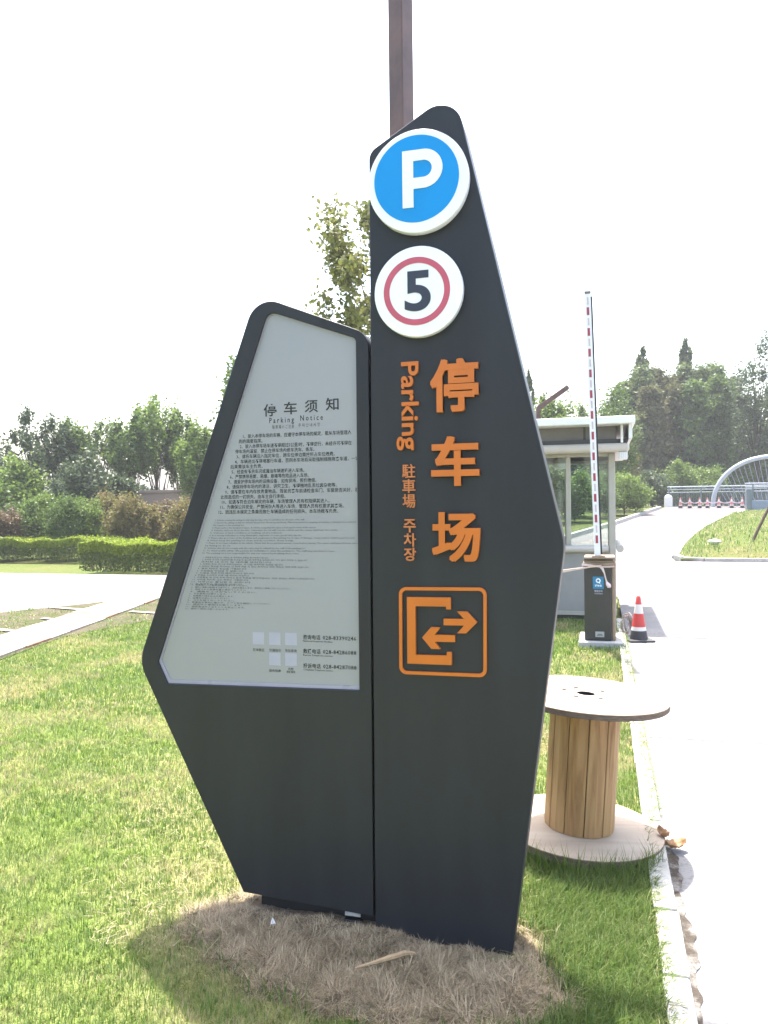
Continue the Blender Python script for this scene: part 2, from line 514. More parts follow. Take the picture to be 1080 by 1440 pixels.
def text_box(name, body, x0, x1, z0, z1, y_front, depth, m, parent, bold=0.0, rot=0, res=3, thicken=0.0):
    """raised lettering filling the box x0..x1, z0..z1 (rot -90: reads downwards)"""
    v, f = text_geo(body, bold, 0.5, res)
    p = v.copy()
    if rot == -90:
        p[:, 0], p[:, 1] = v[:, 1], -v[:, 0]
    lo, hi = p.min(0), p.max(0)
    X = x0 + (p[:, 0] - lo[0]) / (hi[0] - lo[0]) * (x1 - x0)
    Z = z0 + (p[:, 1] - lo[1]) / (hi[1] - lo[1]) * (z1 - z0)
    Y = y_front + (hi[2] - p[:, 2]) / (hi[2] - lo[2]) * depth
    V, F = np.stack([X, Y, Z], 1), list(f)
    if thicken:              # heavier strokes: the glyph and its close neighbours run together
        n0 = len(V); V0 = V.copy(); V0[:, 0] = x0 + thicken + (V0[:, 0] - x0) * (1 - 2 * thicken / (x1 - x0)); V0[:, 2] = z0 + thicken + (V0[:, 2] - z0) * (1 - 2 * thicken / (z1 - z0))
        V, F = [V0], list(f)
        for k, (dx, dz) in enumerate(((1, 1), (-1, -1), (1, -1), (-1, 1), (1, 0), (-1, 0))):
            V.append(V0 + np.array([dx * thicken, 0.00012 * (k + 1), dz * thicken])); F += [tuple(i + n0 * (k + 1) for i in q) for q in f]
        V = np.concatenate(V)
    me = bpy.data.meshes.new(name)
    me.from_pydata(V.tolist(), [], F)
    return link(name, me, m, parent)

def text_lines(name, lines, y, m, parent, bold=0.0, res=1):
    """flat print: lines of (text, x0, z_base, height, width or None), joined to one part"""
    V, F, b = [], [], 0
    for body, x0, z0, h, wd in lines:
        v, f = text_geo(body, bold, 0.0, res)
        if not len(v): continue
        s = h
        sx = s if wd is None else wd / max(1e-6, (v[:, 0].max() - v[:, 0].min()))
        X = x0 + (v[:, 0] - v[:, 0].min()) * sx
        Z = z0 + v[:, 1] * s
        V.append(np.stack([X, np.full(len(v), y), Z], 1))
        F += [tuple(i + b for i in q) for q in f]
        b += len(v)
    me = bpy.data.meshes.new(name)
    me.from_pydata(np.concatenate(V).tolist(), [], F)
    return link(name, me, m, parent)

def np_mesh(name, verts, loops, sizes):
    me = bpy.data.meshes.new(name)
    me.vertices.add(len(verts))
    me.vertices.foreach_set('co', np.asarray(verts, np.float32).ravel())
    me.loops.add(len(loops))
    me.loops.foreach_set('vertex_index', np.asarray(loops, np.int32))
    me.polygons.add(len(sizes))
    st = np.concatenate([[0], np.cumsum(sizes)[:-1]]).astype(np.int32)
    me.polygons.foreach_set('loop_start', st)
    me.polygons.foreach_set('loop_total', np.asarray(sizes, np.int32))
    me.update(calc_edges=True)
    return me

def blades_mesh(name, base, az, lean, length, width, curl):
    """grass blades, 5 vertices each: quad + tip"""
    n = len(base)
    d = np.stack([np.cos(az), np.sin(az), np.zeros(n)], 1)
    s = np.stack([-np.sin(az), np.cos(az), np.zeros(n)], 1)
    up = np.array([0, 0, 1.0])
    m1 = base + d * (np.sin(lean) * length * 0.5)[:, None] + up * (np.cos(lean) * length * 0.5)[:, None]
    l2 = lean + curl
    tip = m1 + d * (np.sin(l2) * length * 0.5)[:, None] + up * (np.cos(l2) * length * 0.5)[:, None]
    w = (width / 2)[:, None]
    V = np.stack([base - s * w, base + s * w, m1 + s * w * 0.85, m1 - s * w * 0.85, tip], 1).reshape(-1, 3)
    i = np.arange(n)[:, None] * 5
    L = np.concatenate([i + np.array([0, 1, 2, 3]), i + np.array([3, 2, 4])], 1).ravel()
    sz = np.tile([4, 3], n)
    return np_mesh(name, V, L, sz)

def leaves_mesh(name, pos, size, flat=0.0, droop=0.0, aspect=0.55):
    """diamond leaves with random turn"""
    n = len(pos)
    a = rng.normal(size=(n, 3)); a[:, 2] = a[:, 2] * (1 - flat) - droop
    a /= np.linalg.norm(a, axis=1)[:, None]
    b = rng.normal(size=(n, 3))
    b -= (a * b).sum(1)[:, None] * a
    b /= np.linalg.norm(b, axis=1)[:, None]
    h = size[:, None] * 0.5
    V = np.stack([pos - a * h, pos + b * h * aspect - a * h * 0.1, pos + a * h, pos - b * h * aspect - a * h * 0.1], 1).reshape(-1, 3)
    L = np.arange(n * 4)
    return np_mesh(name, V, L, np.full(n, 4))

def sstep(a, b, x):
    t = np.clip((x - a) / (b - a), 0, 1)
    return t * t * (3 - 2 * t)

def hgt(x, y):
    """the land: flat, then a rise to the bridge on the right, with a grass knoll beside the ramp"""
    x = np.asarray(x, float); y = np.asarray(y, float)
    r = 0.047 * np.clip(y - 17, 0, 29) * sstep(-9, -3, x)
    return r

def h1(x, y):
    return float(hgt(x, y))

# ================================================================== SETTING
def sheet(name, poly, z, m, kind='structure', follow=False):
    me = bpy.data.meshes.new(name)
    bm = bmesh.new()
    vs = [bm.verts.new((p[0], p[1], z)) for p in poly]
    f = bm.faces.new(vs)
    if f.normal.z < 0 or True:
        bm.normal_update()
        if f.normal.z < 0: f.normal_flip()
    bmesh.ops.triangulate(bm, faces=bm.faces[:])
    bm.to_mesh(me); bm.free()
    return meta(link(name, me, m), kind=kind)

# ground: one sheet to the horizon
gx = np.concatenate([np.linspace(-240, -45, 8), np.linspace(-36, 36, 61), np.linspace(45, 240, 8)])
gy = np.concatenate([np.linspace(-60, -12, 5), np.linspace(-6, 60, 56), np.linspace(70, 330, 10)])
GX, GY = np.meshgrid(gx, gy)
GZ = hgt(GX, GY) - 0.085
nx, ny = len(gx), len(gy)
gv = np.stack([GX, GY, GZ], -1).reshape(-1, 3)
ii = (np.arange(ny - 1)[:, None] * nx + np.arange(nx - 1)[None, :]).ravel()
gl = np.stack([ii, ii + 1, ii + nx + 1, ii + nx], 1).ravel()
ground = meta(link('ground', np_mesh('ground', gv, gl, np.full(len(ii), 4)), M['field'], smooth=True), kind='structure')

road = sheet('road', [(-45, 16.6), (-45, 1), (-12.5, 1), (-9.6, 8.6), (-8.94, 10.0), (-8.29, 11.2), (-7.8, 12.5), (-7.0, 13.7), (0.268, 13.7),
                      (0.268, -6), (18, -6), (18, 17), (-3.6, 17.0), (-4.6, 16.6)], -0.03, M['road'])

for jy, w_ in ((5.55, 0.010), (9.72, 0.016), (13.62, 0.020), (16.4, 0.02)):
    P_ = [(0.30 + 0.9 * i, jy + 0.006 * math.sin(i * 2.3)) for i in range(19)]
    me = bpy.data.meshes.new('road_joint')
    me.from_pydata([(x, y - w_ / 2, -0.0255) for x, y in P_] + [(x, y + w_ / 2, -0.0255) for x, y in P_], [], [(i, i + 1, i + 20, i + 19) for i in range(18)])
    meta(link('road_joint', me, M['dirt']), kind='structure')

def row_sheet(name, rows, dz, m, ncol=8):
    V = []
    for y, a, b in rows:
        for k in range(ncol + 1):
            x = a + (b - a) * k / ncol
            V.append((x, y, h1(x, y) + dz))
    w = ncol + 1
    F = [(i * w + k, i * w + k + 1, (i + 1) * w + k + 1, (i + 1) * w + k) for i in range(len(rows) - 1) for k in range(ncol)]
    me = bpy.data.meshes.new(name); me.from_pydata(V, [], F); me.update()
    return meta(link(name, me, m, smooth=True), kind='structure')

RL = [(17, -3.6), (20, -2.75), (26.3, -1.0), (32.8, 0.63), (40, 2.2), (44, 3.1), (46.2, 3.6)]
RR = [(17, 18), (20.2, 18), (20.25, 1.75), (21.1, 1.72), (23.8, 2.15), (27, 2.75), (30.3, 3.46), (34, 4.4), (38, 5.5), (40.2, 6.6), (40.4, 22), (46.2, 22)]
ramp_rows = []
for y in sorted(set([r[0] for r in RL] + [r[0] for r in RR] + [18.5, 22.4, 25, 28.6, 36, 42])):
    ramp_rows.append((y, float(np.interp(y, [r[0] for r in RL], [r[1] for r in RL])), float(np.interp(y, [r[0] for r in RR], [r[1] for r in RR]))))
row_sheet('road_ramp', ramp_rows, -0.03, M['ramp'], 12)

# grass knoll to the right of the ramp
krows = []
for y in np.linspace(20.3, 40.0, 22):
    krows.append((float(y), float(np.interp(y, [r[0] for r in RR[2:10]], [r[1] for r in RR[2:10]])) + 0.13, 17.0))
V = []
nk = 24
for y, a, b in krows:
    for k in range(nk + 1):
        t = (k / nk) ** 1.6
        x = a + (b - a) * t
        e = sstep(0, 2.2, min(x - a, y - 20.3)) * sstep(0, 3, 40.0 - y)
        V.append((x, y, h1(x, y) + 0.02 + 0.22 * float(e) + 0.03 * math.sin(x * 1.7 + y) * float(e)))
F = [(i * (nk + 1) + k, i * (nk + 1) + k + 1, (i + 1) * (nk + 1) + k + 1, (i + 1) * (nk + 1) + k) for i in range(len(krows) - 1) for k in range(nk)]
me = bpy.data.meshes.new('grass_knoll'); me.from_pydata(V, [], F); me.update()
meta(link('grass_knoll', me, M['field'], smooth=True), kind='structure')
KN = np.array(V)

def kerb_line(name, pts, w, hgt_, m):
    """continuous kerb following a polyline, a real step above the road"""
    mb = MB()
    for (a, b) in zip(pts[:-1], pts[1:]):
        A, B = Vector((*a, h1(*a))), Vector((*b, h1(*b)))
        d = (B - A); L = d.length; d.normalize()
        n = max(1, int(L / 1.0))
        s = Vector((-d.y, d.x, 0)).normalized() * (w / 2)
        for i in range(n):
            p, q = A + (B - A) * (i / n) + d * 0.006, A + (B - A) * ((i + 1) / n) - d * 0.006
            mb.add([p - s + Vector((0, 0, -.08)), p + s + Vector((0, 0, -.08)), q + s + Vector((0, 0, -.08)), q - s + Vector((0, 0, -.08)),
                    p - s + Vector((0, 0, hgt_)), p + s + Vector((0, 0, hgt_)), q + s + Vector((0, 0, hgt_)), q - s + Vector((0, 0, hgt_))],
                   [(0, 1, 2, 3), (7, 6, 5, 4), (0, 4, 5, 1), (1, 5, 6, 2), (2, 6, 7, 3), (3, 7, 4, 0)])
    o = mb.build(name, m, auto=True)
    return meta(o, kind='structure')

kerb_line('ramp_kerb', [(x - 0.08, y) for y, x in RL[:6]], 0.16, 0.11, M['kerbstone'])
kerb_line('knoll_kerb', [(18, 20.22), (9, 20.2), (2.4, 20.3), (1.95, 20.5), (1.82, 21.1), (2.22, 23.8), (2.82, 27), (3.53, 30.3), (4.47, 34), (5.57, 38), (6.6, 40.1)], 0.13, 0.05, M['kerbstone'])

# lawn round the sign
lawn_poly = [(0.19, -4), (0.19, 8.6), (0.19, 10.6), (0.255, 13.7), (-7.0, 13.7), (-6.0, 12.2), (-5.75, 11.0), (-6.12, 9.8), (-6.33, 8.8), (-6.42, 8.2), (-6.13, 6.9), (-5.55, 5.0), (-4.9, 3), (-3.5, -4)]
lawn = sheet('lawn', lawn_poly, -0.028, M['soil'])
kv = root('kerb', None, None, (0.2, 3, 0), kind='structure')
ks = MB(); ks.box(-0.043, 0.043, -0.2105, 0.2105, -0.16, 0.012)
yj = 2.696 - 0.4345 * 6
k0 = None
for i in range(25):
    if k0 is None:
        k0 = ks.build('kerb_stone', M['kerbstone'], kv, bevel=0.008, world=False); o = k0
    else:
        o = k0.copy(); COL.objects.link(o); o.parent = kv
    o.location = (0.223 - 0.2 + random.uniform(-.004, .004), yj + 0.21725 - 3, random.uniform(-.004, .003))
    o.rotation_euler = (random.uniform(-.008, .008), random.uniform(-.01, .01), random.uniform(-.008, .008))
    yj += 0.4345
# dirty gutter between kerb and road
gp = []
ys = np.linspace(2.2, 3.78, 90)
rg = random.Random(3)
left = [(0.2675, y) for y in ys]
right = [(0.276 + 0.040 * max(0.0, sstep(2.2, 2.9, y) - 0.25 + 0.2 * math.sin(y * 11) + 0.16 * math.sin(y * 31 + 1) + 0.1 * math.sin(y * 67)), y) for y in ys]
me = bpy.data.meshes.new('gutter')
me.from_pydata([(x, y, -0.0245) for x, y in left] + [(x, y, -0.0255) for x, y in right], [], [(i, i + len(ys), i + len(ys) + 1, i + 1) for i in range(len(ys) - 1)])
meta(link('gutter', me, M['dirt']), kind='structure')

# pavers and the slab path on the left
sheet('paved_strip', [(-9.6, 8.6), (-8.94, 10.0), (-8.29, 11.2), (-7.8, 12.5), (-7.0, 13.7), (-6.0, 12.2), (-5.75, 11.0), (-6.12, 9.8), (-6.33, 8.8), (-6.42, 8.2), (-6.13, 6.9), (-5.55, 5.0), (-9.6, 3.0)], -0.012, M['paver'])
pv = root('path', None, None, (-7, 9, 0), kind='structure')
pc = [(-5.6, 3.6), (-6.05, 5.2), (-6.5, 6.7), (-6.82, 8.1), (-7.1, 9.3), (-7.4, 10.5), (-7.85, 12.3), (-8.0, 13.0)]
def along(pts, s):
    for a, b in zip(pts[:-1], pts[1:]):
        L = math.dist(a, b)
        if s <= L:
            return (a[0] + (b[0] - a[0]) * s / L, a[1] + (b[1] - a[1]) * s / L), math.atan2(b[1] - a[1], b[0] - a[0])
        s -= L
    return pts[-1], math.atan2(pts[-1][1] - pts[-2][1], pts[-1][0] - pts[-2][0])
for i in range(17):
    (x, y), a = along(pc, 0.28 + i * 0.56)
    mb = MB(); mb.box(-0.272, 0.272, -0.37, 0.37, -0.05, 0.014)
    o = mb.build('path_slab', M['slab_red'] if i in (7, 11, 14) else M['slab'], pv, bevel=0.006, world=False)
    o.location = (x + 7 + random.uniform(-.01, .01), y - 9, random.uniform(-.004, .004))
    o.rotation_euler = (random.uniform(-.006, .006), random.uniform(-.006, .006), a + random.uniform(-.02, .02))
for pts in ([(-7.75, 9.5), (-7.45, 9.45)], [(-8.45, 10.6), (-7.55, 10.4)], [(-6.9, 10.4), (-6.05, 10.25)], [(-9.3, 8.9), (-7.2, 8.4)]):
    mb = MB()
    A, B = Vector((*pts[0], 0)), Vector((*pts[1], 0)); d = (B - A).normalized(); s = Vector((-d.y, d.x, 0)) * 0.05
    mb.add([A - s, B - s, B + s, A + s] + [v + Vector((0, 0, .006)) for v in (A - s, B - s, B + s, A + s)], [(4, 5, 6, 7), (0, 1, 5, 4), (1, 2, 6, 5), (2, 3, 7, 6), (3, 0, 4, 7)])
    meta(mb.build('edging_strip', M['slab'], auto=True), kind='structure')

def inside(poly, x, y):
    r = np.zeros(len(x), bool)
    n = len(poly)
    for i in range(n):
        x0, y0 = poly[i][:2]; x1, y1 = poly[(i + 1) % n][:2]
        c = ((y0 > y) != (y1 > y))
        with np.errstate(divide='ignore', invalid='ignore'):
            r ^= c & (x < (x1 - x0) * (y - y0) / (y1 - y0) + x0)
    return r

SP_C = (-0.125, 3.78)
mound_poly = [(-1.60, 2.80), (-1.50, 2.52), (-1.40, 2.42), (-1.13, 2.24), (-0.83, 2.19), (-0.55, 2.22), (-0.31, 2.31), (-0.13, 2.44), (-0.06, 2.58), (-0.10, 2.74), (-0.20, 2.84), (-0.3, 3.1), (-1.0, 3.2), (-1.5, 3.05)]
def mound_w(x, y):
    """0 outside the straw heap, 1 well inside"""
    ex, ey = (x + 0.79) / 0.70, (y - 2.665 + 0.10 * (x + 0.8)) / 0.425
    ang = np.arctan2(ey, ex)
    rr = np.hypot(ex, ey) * (1 + 0.07 * np.sin(3 * ang + 1) + 0.05 * np.sin(7 * ang) + 0.035 * np.sin(17 * ang + 2) + 0.02 * np.sin(31 * ang))
    return np.clip((1.04 - rr) / 0.25, 0, 1)

BX, BA, BL, BLen, BW, BC = [], [], [], [], [], []
def scatter(y0, y1, n, ln, wd, xpad=1.2):
    xs, ysr = [], []
    y = rng.uniform(y0, y1, n * 6)
    # only what the camera, or one a step aside, could see
    xl = -y * 0.88 - xpad; xr = np.minimum(0.26, y * 0.2 + xpad)
    x = xl + (xr - xl) * rng.random(n * 6)
    k = inside([(0.27, -4) if i == 0 else (0.27, p[1]) if p[0] == 0.19 else p for i, p in enumerate(lawn_poly)], x, y)
    k &= mound_w(x, y) < rng.random(len(x)) * 0.8
    k &= np.hypot(x - SP_C[0], y - SP_C[1]) > 0.37
    k &= ~((x > -0.25) & (y > 8.80) & (y < 9.50))
    k &= ~((x > -2.75) & (x < 0.27) & (y > 10.9) & (y < 13.4))
    k &= x < 0.172 + 0.068 * sstep(3.75, 4.3, y) + 0.012 * np.sin(y * 9) * np.sin(y * 23) + 0.03 * rng.random(len(x)) ** 2
    x, y = x[k][:n], y[k][:n]
    m = len(x)
    # tufts: neighbours share a lean
    cell = np.floor(x * 14) * 31.7 + np.floor(y * 14) * 17.3
    ph = (np.sin(cell) * 43758.5453) % 1.0
    az = ph * 2 * np.pi + rng.normal(0, 0.9, m)
    tall = 1 + 0.5 * np.clip(1 - np.abs(x - 0.2) / 0.25, 0, 1) + 0.45 * np.clip(1 - (np.hypot(x - SP_C[0], y - SP_C[1]) - .37) / 0.25, 0, 1)
    BX.append(np.stack([x, y, np.full(m, -0.03)], 1)); BA.append(az)
    BL.append(np.abs(rng.normal(0.35, 0.28, m))); BLen.append(ln * rng.uniform(0.55, 1.35, m) * tall)
    BW.append(wd * rng.uniform(0.7, 1.3, m)); BC.append(rng.uniform(0.1, 0.9, m))
scatter(1.75, 3.3, 80000, 0.036, 0.0026)
scatter(3.3, 5.2, 90000, 0.038, 0.0036)
scatter(5.2, 8.2, 80000, 0.046, 0.0060)
scatter(8.2, 13.6, 60000, 0.05, 0.010)
# grass hanging over the kerb
n = 5600
y = rng.uniform(1.8, 10.5, n); x = 0.15 + rng.random(n) * 0.045 + 0.05 * sstep(3.75, 4.3, y)
BX.append(np.stack([x, y, np.full(n, -0.02)], 1)); BA.append(rng.normal(0, 0.8, n)); BL.append(rng.uniform(0.5, 1.1, n))
BLen.append(rng.uniform(0.05, 0.10, n)); BW.append(rng.uniform(0.003, 0.005, n)); BC.append(rng.uniform(0.3, 0.9, n))
gm = blades_mesh('grass', np.concatenate(BX), np.concatenate(BA), np.concatenate(BL), np.concatenate(BLen), np.concatenate(BW), np.concatenate(BC))
meta(link('grass', gm, M['grass']), 'short green lawn grass with strawy dry patches', None, kind='stuff')

n = 15000
x = rng.uniform(-9.6, -5.6, n); y = rng.uniform(5.0, 13.5, n)
pp = [(-9.6, 8.6), (-8.94, 10.0), (-8.29, 11.2), (-7.8, 12.5), (-7.0, 13.7), (-6.0, 12.2), (-5.75, 11.0), (-6.12, 9.8), (-6.33, 8.8), (-6.42, 8.2), (-6.13, 6.9), (-5.55, 5.0), (-9.6, 3.0)]
pcx = np.interp(y, [p[1] for p in pc], [p[0] for p in pc])
k = inside(pp, x, y) & (np.abs(x - pcx) > 0.40) & ((np.sin(x * 9.0 + 1) * np.sin(y * 7.3) + 0.5 * np.sin(x * 3.1 + y * 2.2)) > rng.uniform(-0.4, 0.8, n))
x, y = x[k], y[k]; n = len(x)
meta(link('paving_weeds', blades_mesh('paving_weeds', np.stack([x, y, np.full(n, -0.014)], 1), rng.uniform(0, 6.28, n), np.abs(rng.normal(.6, .4, n)), rng.uniform(0.025, 0.06, n), rng.uniform(.008, .014, n), rng.uniform(0, .8, n)), M['grass']),
     'low weeds and grass between the pavers on the left', None, kind='stuff')

# tall seed grass by the spool's lower disc
n = 420
a = rng.uniform(-2.6, -0.55, n); r_ = 0.39 + rng.random(n) * 0.07
b_ = np.stack([SP_C[0] + r_ * np.cos(a), SP_C[1] + r_ * np.sin(a), np.full(n, -0.03)], 1)
meta(link('verge_grass', blades_mesh('verge_grass', b_, rng.uniform(0, 6.28, n), rng.uniform(0, 0.5, n), rng.uniform(0.07, 0.17, n), rng.uniform(0.002, 0.004, n), rng.uniform(0.1, 0.6, n)), M['verge']),
     'taller grass growing against the cable spool', None, kind='stuff')

# rough grass on the knoll and beside the ramp
n = 26000
i0 = rng.integers(0, len(KN), n)
pos = KN[i0] + np.stack([rng.normal(0, .35, n), rng.normal(0, .45, n), np.zeros(n)], 1)
kl = np.interp(pos[:, 1], [r[0] for r in RR[2:10]], [r[1] for r in RR[2:10]]) + 0.2
ok = (pos[:, 0] > kl) & (pos[:, 1] > 20.4) & (pos[:, 0] < 12)
pos = pos[ok]; n = len(pos)
meta(link('knoll_grass', blades_mesh('knoll_grass', pos, rng.uniform(0, 6.28, n), rng.uniform(0, .8, n), rng.uniform(.07, .16, n), rng.uniform(.012, .03, n), rng.uniform(0, .8, n)), M['grass']),
     'rough yellow green grass on the knoll', None, kind='stuff')

# straw heap at the foot of the sign
ns = 40
hx = np.linspace(-1.75, 0.1, 64); hy = np.linspace(2.08, 3.25, 40)
HX, HY = np.meshgrid(hx, hy)
def mound_z(x, y):
    # it sinks towards the foot of the sign
    return 0.026 * mound_w(x, y) * (1 - (-0.55 + 1.3 * sstep(-0.95, -0.45, x)) * sstep(2.56, 2.72, y + 0.10 * (x + 0.8))) - 0.024 + (0.007 * np.sin(x * 23) * np.sin(y * 19) + 0.006 * np.sin(x * 47 + 1.3 * np.sin(y * 31)) * np.sin(y * 53)) * mound_w(x, y)
HZ = mound_z(HX, HY) - 0.008
ii = (np.arange(39)[:, None] * 64 + np.arange(63)[None, :]).ravel()
hl = np.stack([ii, ii + 1, ii + 65, ii + 64], 1)
cxy = np.stack([HX, HY], -1).reshape(-1, 2)[hl].mean(1)
hl = hl[mound_w(cxy[:, 0], cxy[:, 1]) > 0.01]
meta(link('straw_bed', np_mesh('straw_bed', np.stack([HX, HY, HZ], -1).reshape(-1, 3), hl.ravel(), np.full(len(hl), 4)), M['strawbed'], smooth=True), 'matted dead grass round the foot of the sign', None, kind='stuff')
n = 95000
x = rng.uniform(-1.72, 0.06, n * 2); y = rng.uniform(2.1, 3.15, n * 2)
k = (mound_w(x, y) + 0.10) > rng.random(n * 2) * 0.9
k &= (mound_w(x, y) > 0.0) | (rng.random(n * 2) < 0.05)
k &= ~((y > 2.74) & (x < -0.33) & (x > -1.33))
x, y = x[k][:n], y[k][:n]; n = len(x)
cl_ = np.floor(x * 22 + 0.4 * np.sin(y * 40)) * 12.9898 + np.floor(y * 22) * 78.233
staz = ((np.sin(cl_) * 43758.5453) % 1.0) * 6.283 + rng.normal(0, 0.9, n)
sttall = 0.6 + 0.8 * ((np.sin(cl_ * 1.7) * 24634.6345) % 1.0)
nearp = sstep(2.58, 2.72, y) * ((x > -1.4) & (x < -0.30))
meta(link('dry_grass', blades_mesh('dry_grass', np.stack([x, y, mound_z(x, y) - 0.006], 1), staz, rng.normal(1.36, 0.36, n), sttall * rng.uniform(0.02, 0.075, n) * (1 - 0.55 * nearp), rng.uniform(0.0009, 0.0021, n), rng.normal(0.25, 0.55, n)), M['straw']),
     'dead straw coloured grass heaped at the foot of the sign', None, kind='stuff')
n = 2600
x = rng.uniform(-1.6, 0.0, n); y = rng.uniform(2.15, 2.72, n)
k = (mound_w(x, y) > 0) & (np.sin(x * 9 + 2) * np.sin(y * 13) + (1 - mound_w(x, y)) > rng.uniform(0.1, 1.4, n))
x, y = x[k], y[k]; n = len(x)
x2 = rng.uniform(-0.50, 0.20, 30000); y2 = rng.uniform(1.85, 3.62, 30000)
k = (rng.random(30000) < sstep(-0.5, 0.0, x2 + 0.06 * np.sin(y2 * 7) + 0.04 * np.sin(y2 * 17 + x2 * 11))) & (mound_w(x2, y2) < 0.25) & (np.hypot(x2 - SP_C[0], y2 - SP_C[1]) > 0.385) & (x2 + 0.012 * np.sin(y2 * 13) < 0.186)
x2, y2 = x2[k], y2[k]; n2 = len(x2)
B = np.concatenate([np.stack([x, y, np.full(n, -0.02)], 1), np.stack([x2, y2, np.full(n2, -0.03)], 1)])
meta(link('long_grass', blades_mesh('long_grass', B, np.concatenate([rng.uniform(0, 6.28, n), rng.normal(0.2, 1.3, n2)]), np.abs(rng.normal(0.4, 0.3, n + n2)), np.concatenate([rng.uniform(0.04, 0.07, n), rng.uniform(0.045, 0.10, n2)]), rng.uniform(0.002, 0.0036, n + n2), rng.uniform(0.2, 1.0, n + n2)), M['verge']),
     'longer green grass along the kerb and through the straw', None, kind='stuff')
# loose straw lying on the lawn
n = 6000
y = rng.uniform(2.4, 6.5, n); x = -y * 0.75 + rng.random(n) * (y * 0.75 - 0.2)
x2 = np.where(rng.random(n) < 0.5, x, x * 0.6 - 0.7)
meta(link('loose_straw', blades_mesh('loose_straw', np.stack([x2, y, rng.uniform(-0.012, 0.006, n)], 1), rng.uniform(0, 6.28, n), rng.normal(1.45, 0.15, n), rng.uniform(0.02, 0.065, n), rng.uniform(0.001, 0.002, n), rng.normal(0.1, 0.2, n)), M['straw']),
     'mown straw scattered over the lawn', None, kind='stuff')

# ================================================================== PARKING SIGN
SY = 2.74            # front plane of the sign
sign = root('parking_sign', 'tall charcoal parking sign with round blue disc and a notice board wing', 'sign', (-0.6, 2.81, 0))
tall_out = fillet([(-0.4965, -0.08, 0), (-0.4965, 0.03, 0), (-0.486, 2.838, 0.05), (-0.1695, 3.018, 0.085), (0.194, 1.412, 0.22), (0.004, 0.0, 0), (-0.006, -0.08, 0)], 9)
tall = cut_out('tall_panel', [tall_out], SY, 0.15, M['panel'], sign, bevel=0.004)
note_out = fillet([(-1.026, 0.071, 0), (-0.5045, 0.043, 0), (-0.498, 2.182, 0.075), (-0.941, 2.361, 0.095), (-1.469, 0.941, 0.13)], 9)
sheet_out = fillet([(-1.343, 0.860, 0.006), (-0.549, 0.874, 0.004), (-0.546, 2.168, 0.02), (-0.893, 2.295, 0.035), (-1.384, 0.945, 0.015)], 5)
note = cut_out('notice_panel', [note_out, sheet_out], SY + 0.003, 0.147, M['panel'], sign, bevel=0.003)
# recessed board: lip, sheet, print
lip_in = fillet([(-1.335, 0.874, 0.006), (-0.552, 0.886, 0.004), (-0.549, 2.164, 0.018), (-0.892, 2.290, 0.032), (-1.374, 0.950, 0.015)], 5)
cut_out('sheet_lip', [sheet_out, lip_in], SY + 0.012, 0.02, M['lip'], note)
sh = cut_out('notice_sheet', [lip_in], SY + 0.0165, 0.012, M['sheet'], note)
PY = SY + 0.0158
for ch, x0, z0, w_ in (('停', -0.921, 1.902, 0.053), ('车', -0.838, 1.906, 0.053), ('须', -0.754, 1.910, 0.053), ('知', -0.670, 1.914, 0.051)):
    text_lines('printed_character', [(ch, x0, z0, 0.050, w_)], PY, M['ink'], note, bold=0.014, res=2)
text_lines('notice_subtitle', [('P a r k i n g', -0.898, 1.872, 0.029, 0.100)], PY, M['ink'], note, bold=0.008, res=2)
text_lines('notice_subtitle', [('N o t i c e', -0.772, 1.876, 0.029, 0.090)], PY, M['ink'], note, bold=0.008, res=2)
text_lines('notice_subtitle', [('駐 車 場 の ご 注 意', -0.886, 1.850, 0.016, 0.088)], PY, M['ink_grey'], note, res=1)
text_lines('notice_subtitle', [('주 차 안 내 사 항', -0.780, 1.853, 0.016, 0.086)], PY, M['ink_grey'], note, res=1)
ZH = ['1、驶入本停车场的车辆，应遵守本停车场的规定，服从车场管理人', '员的调度指挥。',
      '2、驶入本停车场车速不得超过5公里/时，不得逆行，未经许可不得在', '停车场内逗留，禁止在停车场内修车洗车、练车。',
      '3、请将车辆泊入指定车位，跨车位停泊需按所占车位缴费。',
      '4、车辆进出不得堵塞行车道，否则本车场将采取强制措施拖离车道，一切', '后果需该车主负责。',
      '5、经查有不良车况或漏油车辆谢绝进入车场。', '6、严禁携带易燃、易爆、剧毒等危险品进入车场。',
      '7、请爱护停车场内的设施设备，如有损坏，照价赔偿。', '8、请保持停车场内的清洁，讲究卫生，不得随地乱丢垃圾杂物等。',
      '9、请不要在车内存放贵重物品，驾驶员离车前请检查车门、车窗是否关好，若因', '此而造成的一切损失，由车主自行承担。',
      '10、如遇不符合泊车规定的车辆，车场管理人员有权阻碍其进入。', '11、为确保公共安全，严禁闲杂人等进入车场，管理人员有权要求其离场。',
      '12、因违反本规定之条款而致使车辆造成的任何损失，本车场概不负责。']
wz = [0.437, 0.100, 0.452, 0.325, 0.40, 0.502, 0.135, 0.30, 0.325, 0.362, 0.450, 0.557, 0.270, 0.442, 0.505, 0.490]
L = []
for i, t in enumerate(ZH):
    z = 1.822 - i * 0.01935
    x0 = -1.008 - i * 0.0072 - (0.012 if i in (1, 3, 6, 12) else 0)
    L.append((t, x0, z - 0.003, 0.0172, wz[i]))
text_lines('printed_notice', L, PY, M['ink'], note, bold=0.008, res=1)
